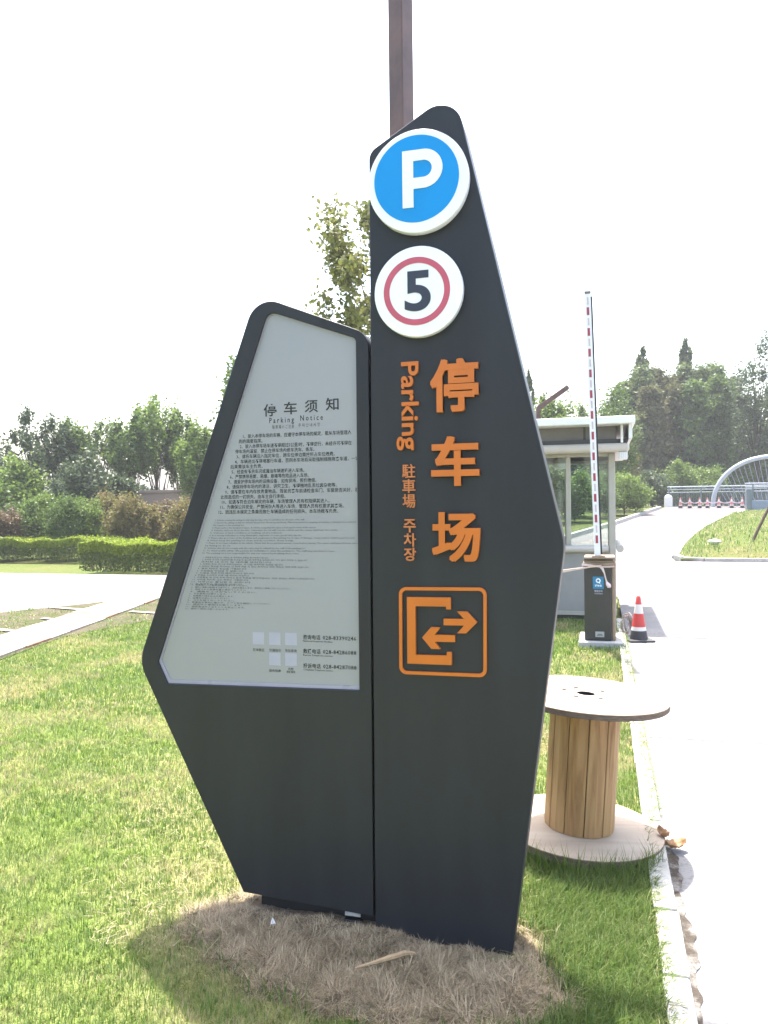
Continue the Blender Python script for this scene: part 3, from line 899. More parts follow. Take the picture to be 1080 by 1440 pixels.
EN = ['1. Vehicles entering this parking lot shall obey the rules of the lot and follow the directions of the staff.',
      '2. Speed in the parking lot shall not exceed 5 km per hour. No wrong way driving. Without permission no stopping, car washing or driving practice in the lot.',
      'No repairs in the parking lot.',
      '3. Please park in the designated space. A vehicle occupying two spaces shall pay for both of the spaces.',
      '4. Vehicles shall not block the lane. Otherwise the lot will tow the vehicle and the owner shall bear the results.',
      '5. Vehicles in bad condition or leaking oil are refused.',
      '6. It is strictly forbidden to bring flammable, explosive or toxic goods into the lot.',
      '7. Please take good care of the facilities and equipment in the parking lot. In case of damage, compensation shall be paid at cost.',
      '8. Please keep the parking lot clean and do not litter. Keep it tidy.',
      '9. Please do not leave valuables in the vehicle. Check that doors and windows are closed before leaving. The owner shall bear all losses caused',
      'by failing to do so.', '10. Vehicles that do not comply with the rules may be refused by the staff of the parking lot.',
      '11. To ensure public safety, idle persons are forbidden to enter the parking lot. The staff may ask them to leave.',
      '12. The parking lot is not responsible for any loss caused by breaking these rules.']
we = [0.37, 0.578, 0.13, 0.43, 0.52, 0.30, 0.385, 0.60, 0.36, 0.625, 0.11, 0.42, 0.545, 0.405]
text_lines('printed_translation', [(t, -1.130 - i * 0.0045, 1.501 - i * 0.00985, 0.0085, we[i]) for i, t in enumerate(EN)], PY, M['ink_grey'], note, res=1)
KR = ['1. 주차장에 진입하는 차량은 본 주차장의 규정을 준수하여야 합니다.', '2. 주차장 내 시속 5킬로미터를 초과할 수 없으며 역주행을 금지합니다. 허가 없이 정차할 수 없습니다.',
      '주차장 내 수리 및 세차를 금지합니다.', '3. 지정된 주차 공간에 주차하십시오. 두 칸을 차지하면 요금을 냅니다.', '4. 차량은 통로를 막아서는 안 되며 위반 시 견인 조치하고 모든 책임은 차주에게 있습니다.',
      '5. 불량 차량은 진입을 거절합니다.', '6. 위험물을 반입할 수 없습니다.', '7. 시설을 파손하면 배상하여야 합니다.', '8. 청결을 유지하고 쓰레기를 버리지 마십시오.',
      '9. 귀중품을 차 안에 두지 마시고 문과 창문을 확인하십시오. 모든 손실은 차주가 부담합니다.', '10. 규정을 지키지 않는 차량은 거절합니다.', '11. 외부인은 출입할 수 없습니다.', '12. 본 주차장은 책임지지 않습니다.']
wk = [0.275, 0.44, 0.30, 0.35, 0.46, 0.21, 0.20, 0.25, 0.235, 0.505, 0.24, 0.255, 0.225]
text_lines('printed_translation', [(t, -1.185 - i * 0.0047, 1.356 - i * 0.00865, 0.0072, wk[i]) for i, t in enumerate(KR)], PY, M['ink_grey'], note, res=1)
JA = ['1、駐車場に入る車両は規定を守ってください。', '2、場内の速度は時速5キロ以下とし、逆走を禁止します。許可なく停車しないでください。', '3、指定された駐車位置に停めてください。', '4、通路をふさがないでください。',
      '5、不良車両はお断りします。', '6、危険物の持ち込みを禁止します。', '7、設備を大切にしてください。', '8、ゴミを捨てないでください。', '9、貴重品を車内に置かず、ドアと窓を確認してください。', '10、規定外の車両はお断りします。', '11、関係者以外の立ち入りを禁止します。', '12、損失の責任は負いかねます。']
wj = [0.24, 0.42, 0.24, 0.285, 0.16, 0.195, 0.18, 0.205, 0.355, 0.24, 0.255, 0.19]
text_lines('printed_translation', [(t, -1.236 - i * 0.0028, 1.248 - i * 0.0085, 0.0072, wj[i]) for i, t in enumerate(JA)], PY, M['ink_grey'], note, res=1)
for x0, z0 in ((-0.979, 1.026), (-0.911, 1.027), (-0.845, 1.028), (-0.912, 0.949), (-0.846, 0.950)):
    mb = MB(); mb.box(x0, x0 + 0.047, SY + 0.0159, SY + 0.0166, z0, z0 + 0.047)
    mb.build('printed_square', M['pale_patch'], note)
for t in (('互动景区', -0.980, 1.001, 0.012, 0.049), ('交通指引', -0.912, 1.002, 0.012, 0.049), ('车位查询', -0.846, 1.003, 0.012, 0.047), ('服务指南', -0.913, 0.924, 0.012, 0.049), ('天府', -0.835, 0.934, 0.010, 0.022), ('旅游服务', -0.841, 0.923, 0.010, 0.036)):
    text_lines('printed_caption', [t], PY, M['ink_grey'], note, bold=0.01, res=1)
pl = []
for z0, a, b, e in ((1.054, '咨询电话', '028-83390246', 'National Inquiries Hotline'), (1.001, '救援电话', '028-84286088', 'Rescue Telephone Service'), (0.946, '投诉电话', '028-84287088', 'Complaints Telephone Service')):
    pl += [(a, -0.773, z0, 0.019, 0.070), (b, -0.694, z0, 0.0215, 0.132), (e, -0.773, z0 - 0.0105, 0.0085, 0.118)]
for t in pl:
    text_lines('telephone_line', [t], PY, M['ink'], note, bold=0.014, res=1)
# base under the wing
mb = MB(); mb.box(-0.97, -0.506, SY + 0.045, SY + 0.13, -0.06, 0.09)
mb.build('base', M['black'], sign)
mb = MB(); mb.box(-0.625, -0.556, SY + 0.016, SY + 0.043, -0.05, 0.012)
mb.build('footing', M['black'], sign, bevel=0.004)
mb = MB(); mb.box(-0.618, -0.558, SY + 0.012, SY + 0.0155, 0.030, 0.0445)
mb.build('footing_edge', M['concrete'], sign)
mb = MB(); mb.box(-0.5036, -0.4972, SY + 0.03, SY + 0.12, 0.0, 2.12)
mb.build('joint_strip', M['black'], sign)

# round blue disc
def lens(name, cx, cz, r, y0, y1, m, parent, world=True):
    return cut_out(name, [circle(cx, cz, r, 72)], y0, y1 - y0, m, parent, bevel=min(0.003, (y1 - y0) * .3))
pd = lens('parking_disc', -0.298, 2.698, 0.182, SY - 0.034, SY - 0.0005, M['white'], sign)
cut_out('disc_face', [circle(-0.303, 2.706, 0.1535, 72)], SY - 0.0356, 0.0018, M['blue'], pd)
P_out = [(-0.352, 2.806), (-0.275, 2.806)] + [(-0.275 + 0.068 * math.sin(t), 2.738 + 0.068 * math.cos(t)) for t in np.linspace(0.15, math.pi - 0.15, 14)] + [(-0.275, 2.670), (-0.3125, 2.670), (-0.3125, 2.605), (-0.352, 2.605)]
P_in = [(-0.3125, 2.768), (-0.275, 2.768)] + [(-0.275 + 0.030 * math.sin(t), 2.738 + 0.030 * math.cos(t)) for t in np.linspace(0.2, math.pi - 0.2, 10)] + [(-0.275, 2.708), (-0.3125, 2.708)]
cut_out('disc_letter', [P_out, P_in], SY - 0.039, 0.0034, M['white'], pd)
# round speed limit disc
sp = lens('speed_disc', -0.302, 2.310, 0.1605, SY - 0.030, SY - 0.0005, M['white'], sign)
cut_out('red_ring', [circle(-0.307, 2.311, 0.1205, 72), circle(-0.307, 2.311, 0.0995, 72)], SY - 0.0318, 0.0018, M['red_vinyl'], sp)
text_box('numeral', '5', -0.351, -0.256, 2.240, 2.383, SY - 0.0318, 0.0018, M['navy'], sp, bold=0.026, res=10)
# raised lettering
for ch, z0, z1 in (('停', 1.880, 2.068), ('车', 1.619, 1.795), ('场', 1.351, 1.527)):
    text_box('raised_character', ch, -0.265, -0.0925, z0, z1, SY - 0.018, 0.0175, M['orange'], sign, bold=0.004, res=4, thicken=0.0042)
text_box('raised_word', 'Parking', -0.392, -0.309, 1.750, 2.067, SY - 0.012, 0.0115, M['orange'], sign, bold=0.018, rot=-90, res=5)
for ch, z0, z1 in (('駐', 1.651, 1.701), ('車', 1.597, 1.647), ('場', 1.543, 1.593)):
    text_box('raised_character', ch, -0.374, -0.326, z0, z1, SY - 0.007, 0.0065, M['orange_thin'], sign, bold=0.012, res=2)
for ch, z0, z1 in (('주', 1.455, 1.503), ('차', 1.404, 1.452), ('장', 1.352, 1.400)):
    text_box('raised_character', ch, -0.371, -0.326, z0, z1, SY - 0.007, 0.0065, M['orange_thin'], sign, bold=0.018, res=2)
# way in and out emblem
em = cut_out('exit_emblem', [fillet([(-0.3925, 0.944, .026), (-0.0765, 0.946, .026), (-0.0735, 1.261, .026), (-0.3905, 1.258, .026)], 6),
                             fillet([(-0.3810, 0.9555, .017), (-0.0880, 0.9575, .017), (-0.0850, 1.2495, .017), (-0.3790, 1.2465, .017)], 6)], SY - 0.010, 0.0095, M['orange'], sign)
cut_out('bracket', [[(-0.360, 1.223), (-0.2005, 1.224), (-0.2005, 1.182), (-0.2175, 1.182), (-0.2175, 1.192), (-0.3290, 1.191), (-0.3300, 1.016), (-0.2170, 1.018), (-0.2170, 1.030), (-0.1995, 1.031), (-0.1995, 0.985), (-0.3610, 0.984)]], SY - 0.014, 0.0135, M['orange'], em)
cut_out('arrow', [[(-0.227, 1.1485), (-0.154, 1.1495), (-0.1785, 1.1755), (-0.143, 1.176), (-0.107, 1.139), (-0.147, 1.099), (-0.179, 1.0985), (-0.154, 1.1265), (-0.227, 1.1255)]], SY - 0.014, 0.0135, M['orange'], em)
cut_out('arrow', [[(-0.306, 1.079), (-0.2735, 1.1165), (-0.2385, 1.117), (-0.260, 1.0905), (-0.187, 1.091), (-0.187, 1.067), (-0.260, 1.0655), (-0.239, 1.0405), (-0.2725, 1.040)]], SY - 0.014, 0.0135, M['orange'], em)

sign.location.x -= 0.3147      # the sign was drawn with its right foot at x = 0

# ================================================================== LAMP POSTS
def lamp_post(x, y, jz, arm_az, arm_len, rise, w, rz, label):
    r = root('lamp_post', label, 'lamp post', (x, y, h1(x, y)), 'square brown lamp posts')
    b = h1(x, y)
    mb = MB(); mb.box(-w / 2, w / 2, -w / 2, w / 2, 0.02, jz - b)
    o = mb.build('post', M['rust'], r, bevel=0.006, world=False); o.rotation_euler.z = rz
    mb = MB(); mb.box(-0.14, 0.14, -0.14, 0.14, 0.0, 0.022)
    o = mb.build('base_plate', M['rust'], r, bevel=0.003, world=False); o.rotation_euler.z = rz
    mb = MB(); mb.box(-0.02, arm_len, -w * 0.45, w * 0.45, -w * 0.5, w * 0.5)
    o = mb.build('arm', M['rust'], r, bevel=0.006, world=False)
    o.location = (0, 0, jz - b); o.rotation_euler = (0, -rise, arm_az)
    mb = MB(); mb.box(arm_len * 0.45, arm_len * 0.95, -w * 0.3, w * 0.3, -w * 0.5 - 0.012, -w * 0.5 - 0.001)
    o = mb.build('lamp_head', M['booth_white'], r, world=False)
    o.location = (0, 0, jz - b); o.rotation_euler = (0, -rise, arm_az)
    return r
lamp_post(-0.985, 3.99, 4.55, math.radians(10), 1.0, math.radians(35), 0.094, math.radians(-25), 'brown square steel post rising close behind the charcoal sign')
lamp_post(-1.67, 22.37, 4.25, math.radians(12), 1.02, math.radians(35), 0.13, math.radians(12), 'brown lamp post with slanting arm above the booth roof')

# ================================================================== CABLE SPOOL
spool = root('cable_spool', 'big empty wooden cable spool standing on end on the grass', 'cable spool', (-0.118, 3.785, -0.008))
spool.rotation_euler = (0.008, math.radians(3.6), 0.3)
def disc(name, z0, z1, r, m, hole=0.0, bolts=True):
    mb = MB()
    n = 64
    prof = [(hole, z0), (r - .003, z0), (r, z0 + .003), (r, z1 - .003), (r - .003, z1), (hole, z1), (hole, z0)]
    vs = [(p[0] * math.cos(2 * math.pi * k / n), p[0] * math.sin(2 * math.pi * k / n), p[1]) for p in prof for k in range(n)]
    fs, ms = [], []
    for i in range(len(prof) - 1):
        for k in range(n):
            a, b = i * n + k, i * n + (k + 1) % n
            fs.append((a, b, b + n, a + n)); ms.append(1 if 1 <= i <= 3 else 0)
    mb.v, mb.f, mb.m = vs, fs, ms
    return mb.build(name, [m, M['spool_edge']], spool, world=False)
d0 = disc('lower_disc', 0.012, 0.047, 0.385, M['spool_disc'], 0.03)
d1 = disc('upper_disc', 0.640, 0.668, 0.375, M['spool_disc'], 0.042)
mb = MB(); mb.lathe([(0.0415, 0.60), (0.0415, 0.6655)], 20, cap0=True, cap1=False)
mb.build('hole_lining', M['black'], d1, world=False)
for a in (0.5, 1.75, 2.6, 4.0, 5.1):
    mb = MB(); mb.lathe([(0.011, 0.6675), (0.011, 0.672), (0.007, 0.675)], 8, (0.105 * math.cos(a), 0.105 * math.sin(a), 0))
    mb.build('bolt', M['steel'], d1, world=False)
for a, w_ in ((2.2, 0.05), (0.9, 0.026), (3.6, 0.03)):
    mb = MB(); mb.box(-w_ / 2, w_ / 2, -0.004, 0.004, 0.6683, 0.6698)
    o = mb.build('slot_mark', M['black'], d1, world=False)
    o.location = (0.085 * math.cos(a), 0.085 * math.sin(a), 0); o.rotation_euler.z = a + math.pi / 2
NS = 11
for k in range(NS):
    a0, a1 = 2 * math.pi * k / NS + 0.011, 2 * math.pi * (k + 1) / NS - 0.011
    mb = MB()
    ro = 0.160 + random.uniform(-.002, .002); ri = 0.136
    for z in (0.0475, 0.6395):
        for (r_, a) in ((ri, a0), (ro, a0), (ro + 0.0025, (a0 + a1) / 2), (ro, a1), (ri, a1)):
            mb.v.append((r_ * math.cos(a), r_ * math.sin(a), z))
    mb.f = [(0, 1, 2, 3, 4), (9, 8, 7, 6, 5), (0, 5, 6, 1), (1, 6, 7, 2), (2, 7, 8, 3), (3, 8, 9, 4), (4, 9, 5, 0)]
    mb.m = [0] * 7
    st = mb.build('stave', M['stave'], spool, world=False, bevel=0.0025, seg=1)
    if k == 7:
        # scorched stamp on the front stave
        am = (a0 + a1) / 2
        for j, (dz, hh, ww) in enumerate(((0.50, 0.010, 0.028), (0.478, 0.016, 0.034), (0.455, 0.022, 0.03), (0.432, 0.012, 0.018))):
            mb = MB(); mb.box(-ww / 2, ww / 2, 0, 0.0012, -hh / 2, hh / 2)
            o = mb.build('burn_mark', M['stain'], st, world=False)
            rr = ro * math.cos((a1 - a0) / 2) + 0.0033
            o.location = (rr * math.cos(am), rr * math.sin(am), dz); o.rotation_euler.z = am - math.pi / 2

# ================================================================== BARRIER GATE
gate = root('barrier_gate', 'dark barrier cabinet with its striped white arm raised upright', 'barrier gate', (-0.03, 9.05, 0))
mb = MB(); mb.box(-0.25, 0.218, 8.80, 9.50, -0.08, 0.042)
mb.build('plinth', M['concrete'], gate, bevel=0.008)
mb = MB(); mb.box(-0.186, 0.102, 8.90, 9.28, 0.045, 0.862)
cab = mb.build('cabinet', M['cabinet'], gate, bevel=0.012)
mb = MB(); mb.box(0.1025, 0.146, 8.93, 9.26, 0.045, 0.862)
mb.build('side_trim', M['tan'], gate, bevel=0.012)
mb = MB(); mb.box(-0.196, 0.152, 8.885, 9.29, 0.8625, 0.905)
mb.build('lid', M['tan'], gate, bevel=0.010)
mb = MB(); mb.box(-0.188, 0.146, 8.895, 9.28, 0.9055, 0.968)
mb.build('lid', M['tan'], gate, bevel=0.014)
mb = MB(); mb.box(-0.185, 0.12, 8.8845, 8.888, 0.925, 0.942)
mb.build('lid_slot', M['rubber'], gate)
stk = MB(); stk.box(-0.094, 0.022, 8.8955, 8.8985, 0.615, 0.748)
stk = stk.build('sticker', M['sticker'], cab)
cut_out('sticker_logo', [circle(-0.036, 0.705, 0.026, 28), circle(-0.036, 0.705, 0.014, 20)], 8.8940, 0.0012, M['white'], stk)
cut_out('sticker_logo', [[(-0.033, 0.690), (-0.024, 0.694), (-0.012, 0.672), (-0.026, 0.676)]], 8.8938, 0.0012, M['white'], stk)
text_lines('sticker_caption', [('捷停车', -0.072, 0.640, 0.026, 0.074)], 8.8940, M['white'], stk, bold=0.02, res=1)
text_lines('cabinet_caption', [('智能停车', -0.078, 0.580, 0.028, 0.088), ('扫码缴费离场', -0.078, 0.556, 0.014, 0.088)], 8.8972, M['pale_patch'], cab, bold=0.02, res=1)
pt = MB(); pt.box(-0.072, 0.022, 8.8945, 8.8985, 0.085, 0.145)
pt = pt.build('label_plate', M['plate'], cab, bevel=0.001)
mb = MB(); mb.box(-0.05, 0.0, 8.8932, 8.8942, 0.112, 0.121); mb.box(-0.058, 0.008, 8.8932, 8.8942, 0.098, 0.104)
mb.build('plate_print', M['ink_grey'], pt)
# raised arm, leaning a little to the left
ARM0, ARM1, LEAN = 0.93, 3.84, -0.078 / 2.85
def ax(z): return -0.034 + LEAN * (z - 0.977)
def slab_up(mb, xa, xb, ya, yb, z0, z1, mi=0):
    p = []
    for z in (z0, z1):
        p += [(ax(z) + xa, ya, z), (ax(z) + xb, ya, z), (ax(z) + xb, yb, z), (ax(z) + xa, yb, z)]
    return mb.add(p, [(0, 3, 2, 1), (4, 5, 6, 7), (0, 1, 5, 4), (1, 2, 6, 5), (2, 3, 7, 6), (3, 0, 4, 7)], mi)
mb = MB(); slab_up(mb, -0.038, 0.026, 8.83, 8.87, 0.985, ARM1)
arm = mb.build('boom_arm', M['arm_white'], gate, bevel=0.004)
mb = MB(); slab_up(mb, 0.0265, 0.044, 8.835, 8.865, 1.0, ARM1 - 0.03)
mb.build('rubber_edge', M['rubber'], arm)
mb = MB(); slab_up(mb, -0.040, 0.030, 8.827, 8.873, ARM1 + 0.0005, ARM1 + 0.03)
mb.build('end_cap', M['booth_grey'], arm, bevel=0.004)
mb = MB(); mb.box(-0.10, 0.04, 8.80, 8.884, 0.955, 0.985)
mb.build('arm_clamp', M['tan'], gate, bevel=0.004)
z = 1.12; k = 0
while z < ARM1 - 0.1:
    mb = MB(); slab_up(mb, -0.020, 0.006, 8.8282, 8.8298, z, z + 0.085)
    mb.build('red_stripe', M['arm_red'], arm)
    mb = MB(); slab_up(mb, -0.014, 0.003, 8.8282, 8.8298, z + 0.115, z + 0.195)
    mb.build('pale_stripe', M['arm_pink'], arm)
    z += 0.226

# plastic tape tied round the cabinet
tp = root('plastic_tape', 'pale pink plastic tape tied round the barrier cabinet and stretched left', 'tape', (-0.03, 8.88, 0.84))
def ribbon(name, pts, w, tw=0.0, th=0.0012, parent=None, m=None):
    mb = MB()
    P = [Vector(p) for p in pts]
    prev = None
    for i, p in enumerate(P):
        d = (P[min(i + 1, len(P) - 1)] - P[max(i - 1, 0)]).normalized()
        up = Vector((0, 0, 1)) if abs(d.z) < 0.75 else Vector((1, 0, 0))
        s = (up - d * up.dot(d)).normalized()
        s.rotate(Matrix.Rotation(tw * i, 3, d))
        n = d.cross(s)
        ww = w * (0.8 + 0.3 * math.sin(i * 1.9))
        q = [p - s * ww / 2 - n * th, p + s * ww / 2 - n * th, p + s * ww / 2 + n * th, p - s * ww / 2 + n * th]
        b = len(mb.v); mb.v += [tuple(x) for x in q]
        if i:
            for k in range(4):
                mb.f.append((b - 4 + k, b - 4 + (k + 1) % 4, b + (k + 1) % 4, b + k)); mb.m.append(0)
    mb.f += [(3, 2, 1, 0), tuple(range(len(mb.v) - 4, len(mb.v)))]; mb.m += [0, 0]
    return mb.build(name, m or M['tape'], parent, auto=True)
ribbon('strip', [(-3.1, 8.6, 0.70), (-1.9, 8.72, 0.715), (-0.9, 8.82, 0.765), (-0.55, 8.85, 0.79), (-0.40, 8.862, 0.81), (-0.25, 8.873, 0.835), (-0.12, 8.878, 0.855), (0.0, 8.879, 0.872)], 0.032, 0.12, parent=tp)
ribbon('strip', [(-0.21, 8.874, 0.885), (-0.12, 8.878, 0.872), (-0.02, 8.876, 0.86), (0.07, 8.877, 0.858), (0.135, 8.879, 0.862)], 0.026, 0.25, parent=tp)
ribbon('strip', [(-0.205, 8.876, 0.86), (-0.205, 8.90, 0.875), (-0.205, 9.1, 0.87)], 0.03, 0.1, parent=tp)
ribbon('loose_end', [(-0.02, 8.874, 0.865), (0.01, 8.868, 0.84), (0.03, 8.866, 0.79), (0.042, 8.868, 0.735), (0.055, 8.866, 0.69), (0.07, 8.866, 0.66)], 0.026, 0.22, parent=tp)
mb = MB(); mb.tube([(0.05, 8.866, 0.70), (0.062, 8.862, 0.672), (0.078, 8.862, 0.650), (0.095, 8.866, 0.640)], [0.008, 0.022, 0.026, 0.010], 9)
mb.build('knot', M['tape'], tp, smooth=True)

# cable coil by the plinth
mb = MB()
for j in range(5):
    cx, cy, rr = 0.265 + 0.010 * j, 9.75 + 0.01 * j, 0.095 + 0.012 * (j % 3)
    mb.tube([(cx + rr * math.cos(t) * 0.45, cy + 0.05 * math.sin(t * 2 + j), 0.10 + rr * math.sin(t) + 0.008 * j) for t in np.linspace(0, 6.3, 22)], 0.008, 5)
meta(mb.build('cable_coil', M['cable'], smooth=True), 'loose coil of grey cable on the ground behind the barrier cabinet', 'cable')

# ================================================================== TRAFFIC CONES
def make_cone(label, red, group=None):
    r = root('traffic_cone', label, 'traffic cone', (0, 0, 0), group)
    mb = MB(); mb.box(-0.145, 0.145, -0.145, 0.145, 0.0, 0.022)
    o = mb.build('foot', M['cone_black'], r, bevel=0.008, world=False)
    def rad(z): return 0.100 - 0.078 * (z - 0.022) / 0.49
    for nm, m, a, b in (('dark_band', M['cone_black'], 0.0225, 0.120), ('white_band', M['cone_white'], 0.120, 0.163), ('red_band', red, 0.163, 0.315), ('white_band', M['cone_white'], 0.315, 0.418), ('tip', red, 0.418, 0.512)):
        mb = MB()
        if nm == 'tip':
            mb.lathe([(rad(a), a), (rad(b - .01), b - .01), (rad(b) - .006, b)], 28, cap0=False)
        else:
            mb.lathe([(rad(a), a), (rad(b), b)], 28, cap0=False, cap1=False)
        mb.build(nm, m, r, smooth=True, world=False)
    return r
def dup(src, loc, rz=0, label=None, scale=None):
    r = src.copy(); COL.objects.link(r); r.location = loc; r.rotation_euler.z = rz
    if label: r['label'] = label
    if scale: r.scale = scale
    for ch in list(src.children):
        c = ch.copy(); COL.objects.link(c); c.parent = r
        for g in list(ch.children):
            d = g.copy(); COL.objects.link(d); d.parent = c
    return r
tc = make_cone('red and white traffic cone with black foot beside the barrier cabinet', M['cone_red'])
tc.location = (0.405, 9.43, -0.028); tc.rotation_euler.z = 0.28

# ================================================================== GUARD BOOTH
bo = root('guard_booth', 'beige glazed guard booth with a white double roof', 'booth', (-1.2, 12.1, 0))
XL, XR, Y0, Y1 = -2.7, 0.19, 11.0, 13.0
def bx(name, m, x0, x1, y0, y1, z0, z1, parent=bo, bevel=0.004, seg=2):
    mb = MB(); mb.box(x0, x1, y0, y1, z0, z1)
    return mb.build(name, m, parent, bevel=bevel, seg=seg)
bx('plinth', M['booth_dark'], XL + .06, XR - .06, Y0 + .06, Y1 - .06, -0.08, 0.03)
bx('floor', M['floor'], XL + .03, XR - .03, Y0 + .03, Y1 - .03, 0.031, 0.08)
bx('bottom_rail', M['booth_frame'], XL, XR - .09, Y0 - 0.006, Y0 + .03, 0.03, 0.085)
lw = bx('wall_panel', M['booth_panel'], XL + .09, XR - .09, Y0, Y0 + .03, 0.086, 0.884)
bx('wall_panel', M['booth_panel'], XR - .03, XR - .004, Y0 + .09, Y1 - .09, 0.085, 0.884)
bx('wall_panel', M['booth_panel'], XL + .004, XL + .03, Y0 + .09, Y1 - .09, 0.085, 0.884)
bx('wall_panel', M['booth_panel'], XL + .09, XR - .09, Y1 - .03, Y1, 0.085, 0.884)
for (x, y) in ((XR - .088, Y0), (XL, Y0), (XR - .088, Y1 - .09), (XL, Y1 - .09)):
    bx('corner_post', M['booth_frame'], x, x + .088, y, y + .09, 0.03, 2.235, bevel=0.012)
# rounded rail round the middle
def rail(name, pts, r, m, n=12, parent=bo):
    mb = MB(); mb.tube(pts, r, n)
    return mb.build(name, m, parent, smooth=True)
rail('sill_rail', [(XL - .05, Y0 - .03, 0.935), (XR - .095, Y0 - .03, 0.935)], 0.05, M['booth_beige'])
rail('sill_rail', [(XR + .055, Y0 + .02, 0.937), (XR + .055, Y1 + .04, 0.937)], 0.05, M['booth_beige'])
rail('sill_rail', [(XL - .05, Y0 - .02, 0.935), (XL - .05, Y1 + .04, 0.935)], 0.05, M['booth_beige'])
bx('counter', M['counter'], XL + .1, XR - .1, Y0 + .035, Y0 + .45, 0.93, 0.965)
# headers, mullions, panes
for y in (Y0 + .01, Y1 - .06):
    bx('header', M['booth_frame'], XL + .09, XR - .09, y, y + .05, 2.19, 2.235)
for x in (XR - .06, XL + .01):
    bx('header', M['booth_frame'], x, x + .05, Y0 + .09, Y1 - .09, 2.19, 2.235)
for x in (-0.46, -1.3, -2.1):
    bx('mullion', M['booth_frame'], x, x + .065, Y0 + .012, Y0 + .055, 0.985, 2.189)
for x in (-0.56, -1.3, -2.1):
    bx('mullion', M['booth_frame'], x, x + .06, Y1 - .05, Y1 - .01, 0.885, 2.189)
bx('mullion', M['booth_frame'], XR - .05, XR - .01, 11.95, 12.01, 0.99, 2.189)
gx_ = [XL + .09, -2.1, -1.3, -0.46, XR - .09]
for a, b in zip(gx_[:-1], gx_[1:]):
    bx('pane', M['glass'], a + (.066 if a > XL + .1 else .001), b - .001, Y0 + .03, Y0 + .036, 0.986, 2.188, bevel=0)
gb_ = [XL + .09, -2.1, -1.3, -0.56, XR - .09]
for a, b in zip(gb_[:-1], gb_[1:]):
    bx('pane', M['glass'], a + (.061 if a > XL + .1 else .001), b - .001, Y1 - .034, Y1 - .028, 0.886, 2.188, bevel=0)
for x in (XR - .033, XL + .027):
    bx('pane', M['glass'], x, x + .006, Y0 + .091, 11.949, 0.99, 2.188, bevel=0)
    bx('pane', M['glass'], x, x + .006, 12.011, Y1 - .091, 0.99, 2.188, bevel=0)
# ceiling and lamp dish
bx('ceiling', M['booth_white'], XL + .02, XR - .02, Y0 + .02, Y1 - .02, 2.236, 2.30)
mb = MB(); mb.lathe([(0.015, 2.06), (0.08, 2.068), (0.13, 2.10), (0.15, 2.14), (0.10, 2.19), (0.03, 2.235)], 24, (-0.555, 11.75, 0))
mb.build('ceiling_lamp', M['lampglass'], bo, smooth=True)
# lower rounded eave, dark recess, roof slab
bx('lower_eave', M['booth_beige'], XL - .22, XR + .18, Y0 - .22, Y1 + .22, 2.236, 2.352, bevel=0.045, seg=4)
bx('recess', M['booth_dark'], XL - .12, XR + .15, Y0 - .12, Y1 + .12, 2.353, 2.412, bevel=0)
bx('attic_panel', M['booth_grey'], XL - .10, XR + .02, Y0 - .06, Y1 + .1, 2.413, 2.589)
for x in (-2.4, -1.7, -1.0, -0.22):
    bx('attic_rib', M['booth_dark'], x, x + .03, Y0 - .075, Y0 - .061, 2.414, 2.588, bevel=0)
for x in (XR + .07, -2.6):
    bx('roof_bracket', M['booth_white'], x, x + .032, Y0 - .22, Y0 - .02, 2.353, 2.588, bevel=0.003)
bx('roof_end', M['booth_white'], XR + .17, XR + .215, Y0 - .30, Y1 + .2, 2.40, 2.588, bevel=0.006)
bx('roof_slab', M['booth_white'], XL - .3, XR + .25, Y0 - .40, Y1 + .4, 2.59, 2.688, bevel=0.012)
eb = bx('eave_lamp', M['booth_white'], XR + .045, XR + .155, Y0 - .19, Y0 - .03, 2.135, 2.233, bevel=0.01)
for k in range(4):
    bx('louvre', M['booth_frame'], XR + .055 + k * .026, XR + .058 + k * .026, Y0 - .1935, Y0 - .191, 2.15, 2.225, parent=eb, bevel=0)
# chair-back and box seen inside
bx('stool', M['booth_dark'], -0.75, -0.42, 11.6, 11.95, 0.081, 0.90, bevel=0.03)

# ================================================================== SMALL THINGS ON THE GROUND
def curl_leaf(name, loc, L, W, rz, curl, m, label, cat):
    mb = MB(); nu, nv = 9, 6
    for i in range(nu):
        for j in range(nv):
            u_ = i / (nu - 1); v_ = j / (nv - 1) * 2 - 1
            w_ = W * (math.sin(math.pi * min(1, u_ * 0.96 + 0.02)) ** 0.7) * 0.5
            mb.v.append(((u_ - .5) * L, v_ * w_, 0.006 + curl * (v_ * v_) * L * 0.4 + curl * L * 0.35 * (u_ - .45) ** 2 * 4 + 0.004 * math.sin(u_ * 19 + v_ * 4)))
    for i in range(nu - 1):
        for j in range(nv - 1):
            a = i * nv + j; mb.f.append((a, a + 1, a + nv + 1, a + nv)); mb.m.append(0)
    o = mb.build(name, m, smooth=True)
    o.location = loc; o.rotation_euler.z = rz
    sm = o.modifiers.new('thick', 'SOLIDIFY'); sm.thickness = 0.0015
    return meta(o, label, cat)
curl_leaf('fallen_leaf', (0.312, 3.76, -0.02), 0.10, 0.075, 0.35, 0.5, M['dead_leaf'], 'curled orange brown dead leaf at the kerb by the spool', 'leaf')
curl_leaf('fallen_leaf', (0.262, 3.80, 0.012), 0.075, 0.05, 2.2, 0.6, M['dead_leaf'], 'small crumpled brown leaf leaning against the larger dead leaf', 'leaf')
mb = MB()
sp_ = [(-0.80, 2.455, 0.022), (-0.745, 2.49, 0.028), (-0.70, 2.523, 0.032), (-0.655, 2.562, 0.033), (-0.625, 2.58, 0.026)]
mb.tube(sp_, [0.003, 0.007, 0.0095, 0.010, 0.006], 7)
meta(mb.build('dry_stick', M['stick'], smooth=True), 'dry brown stick lying on the straw before the sign', 'stick')
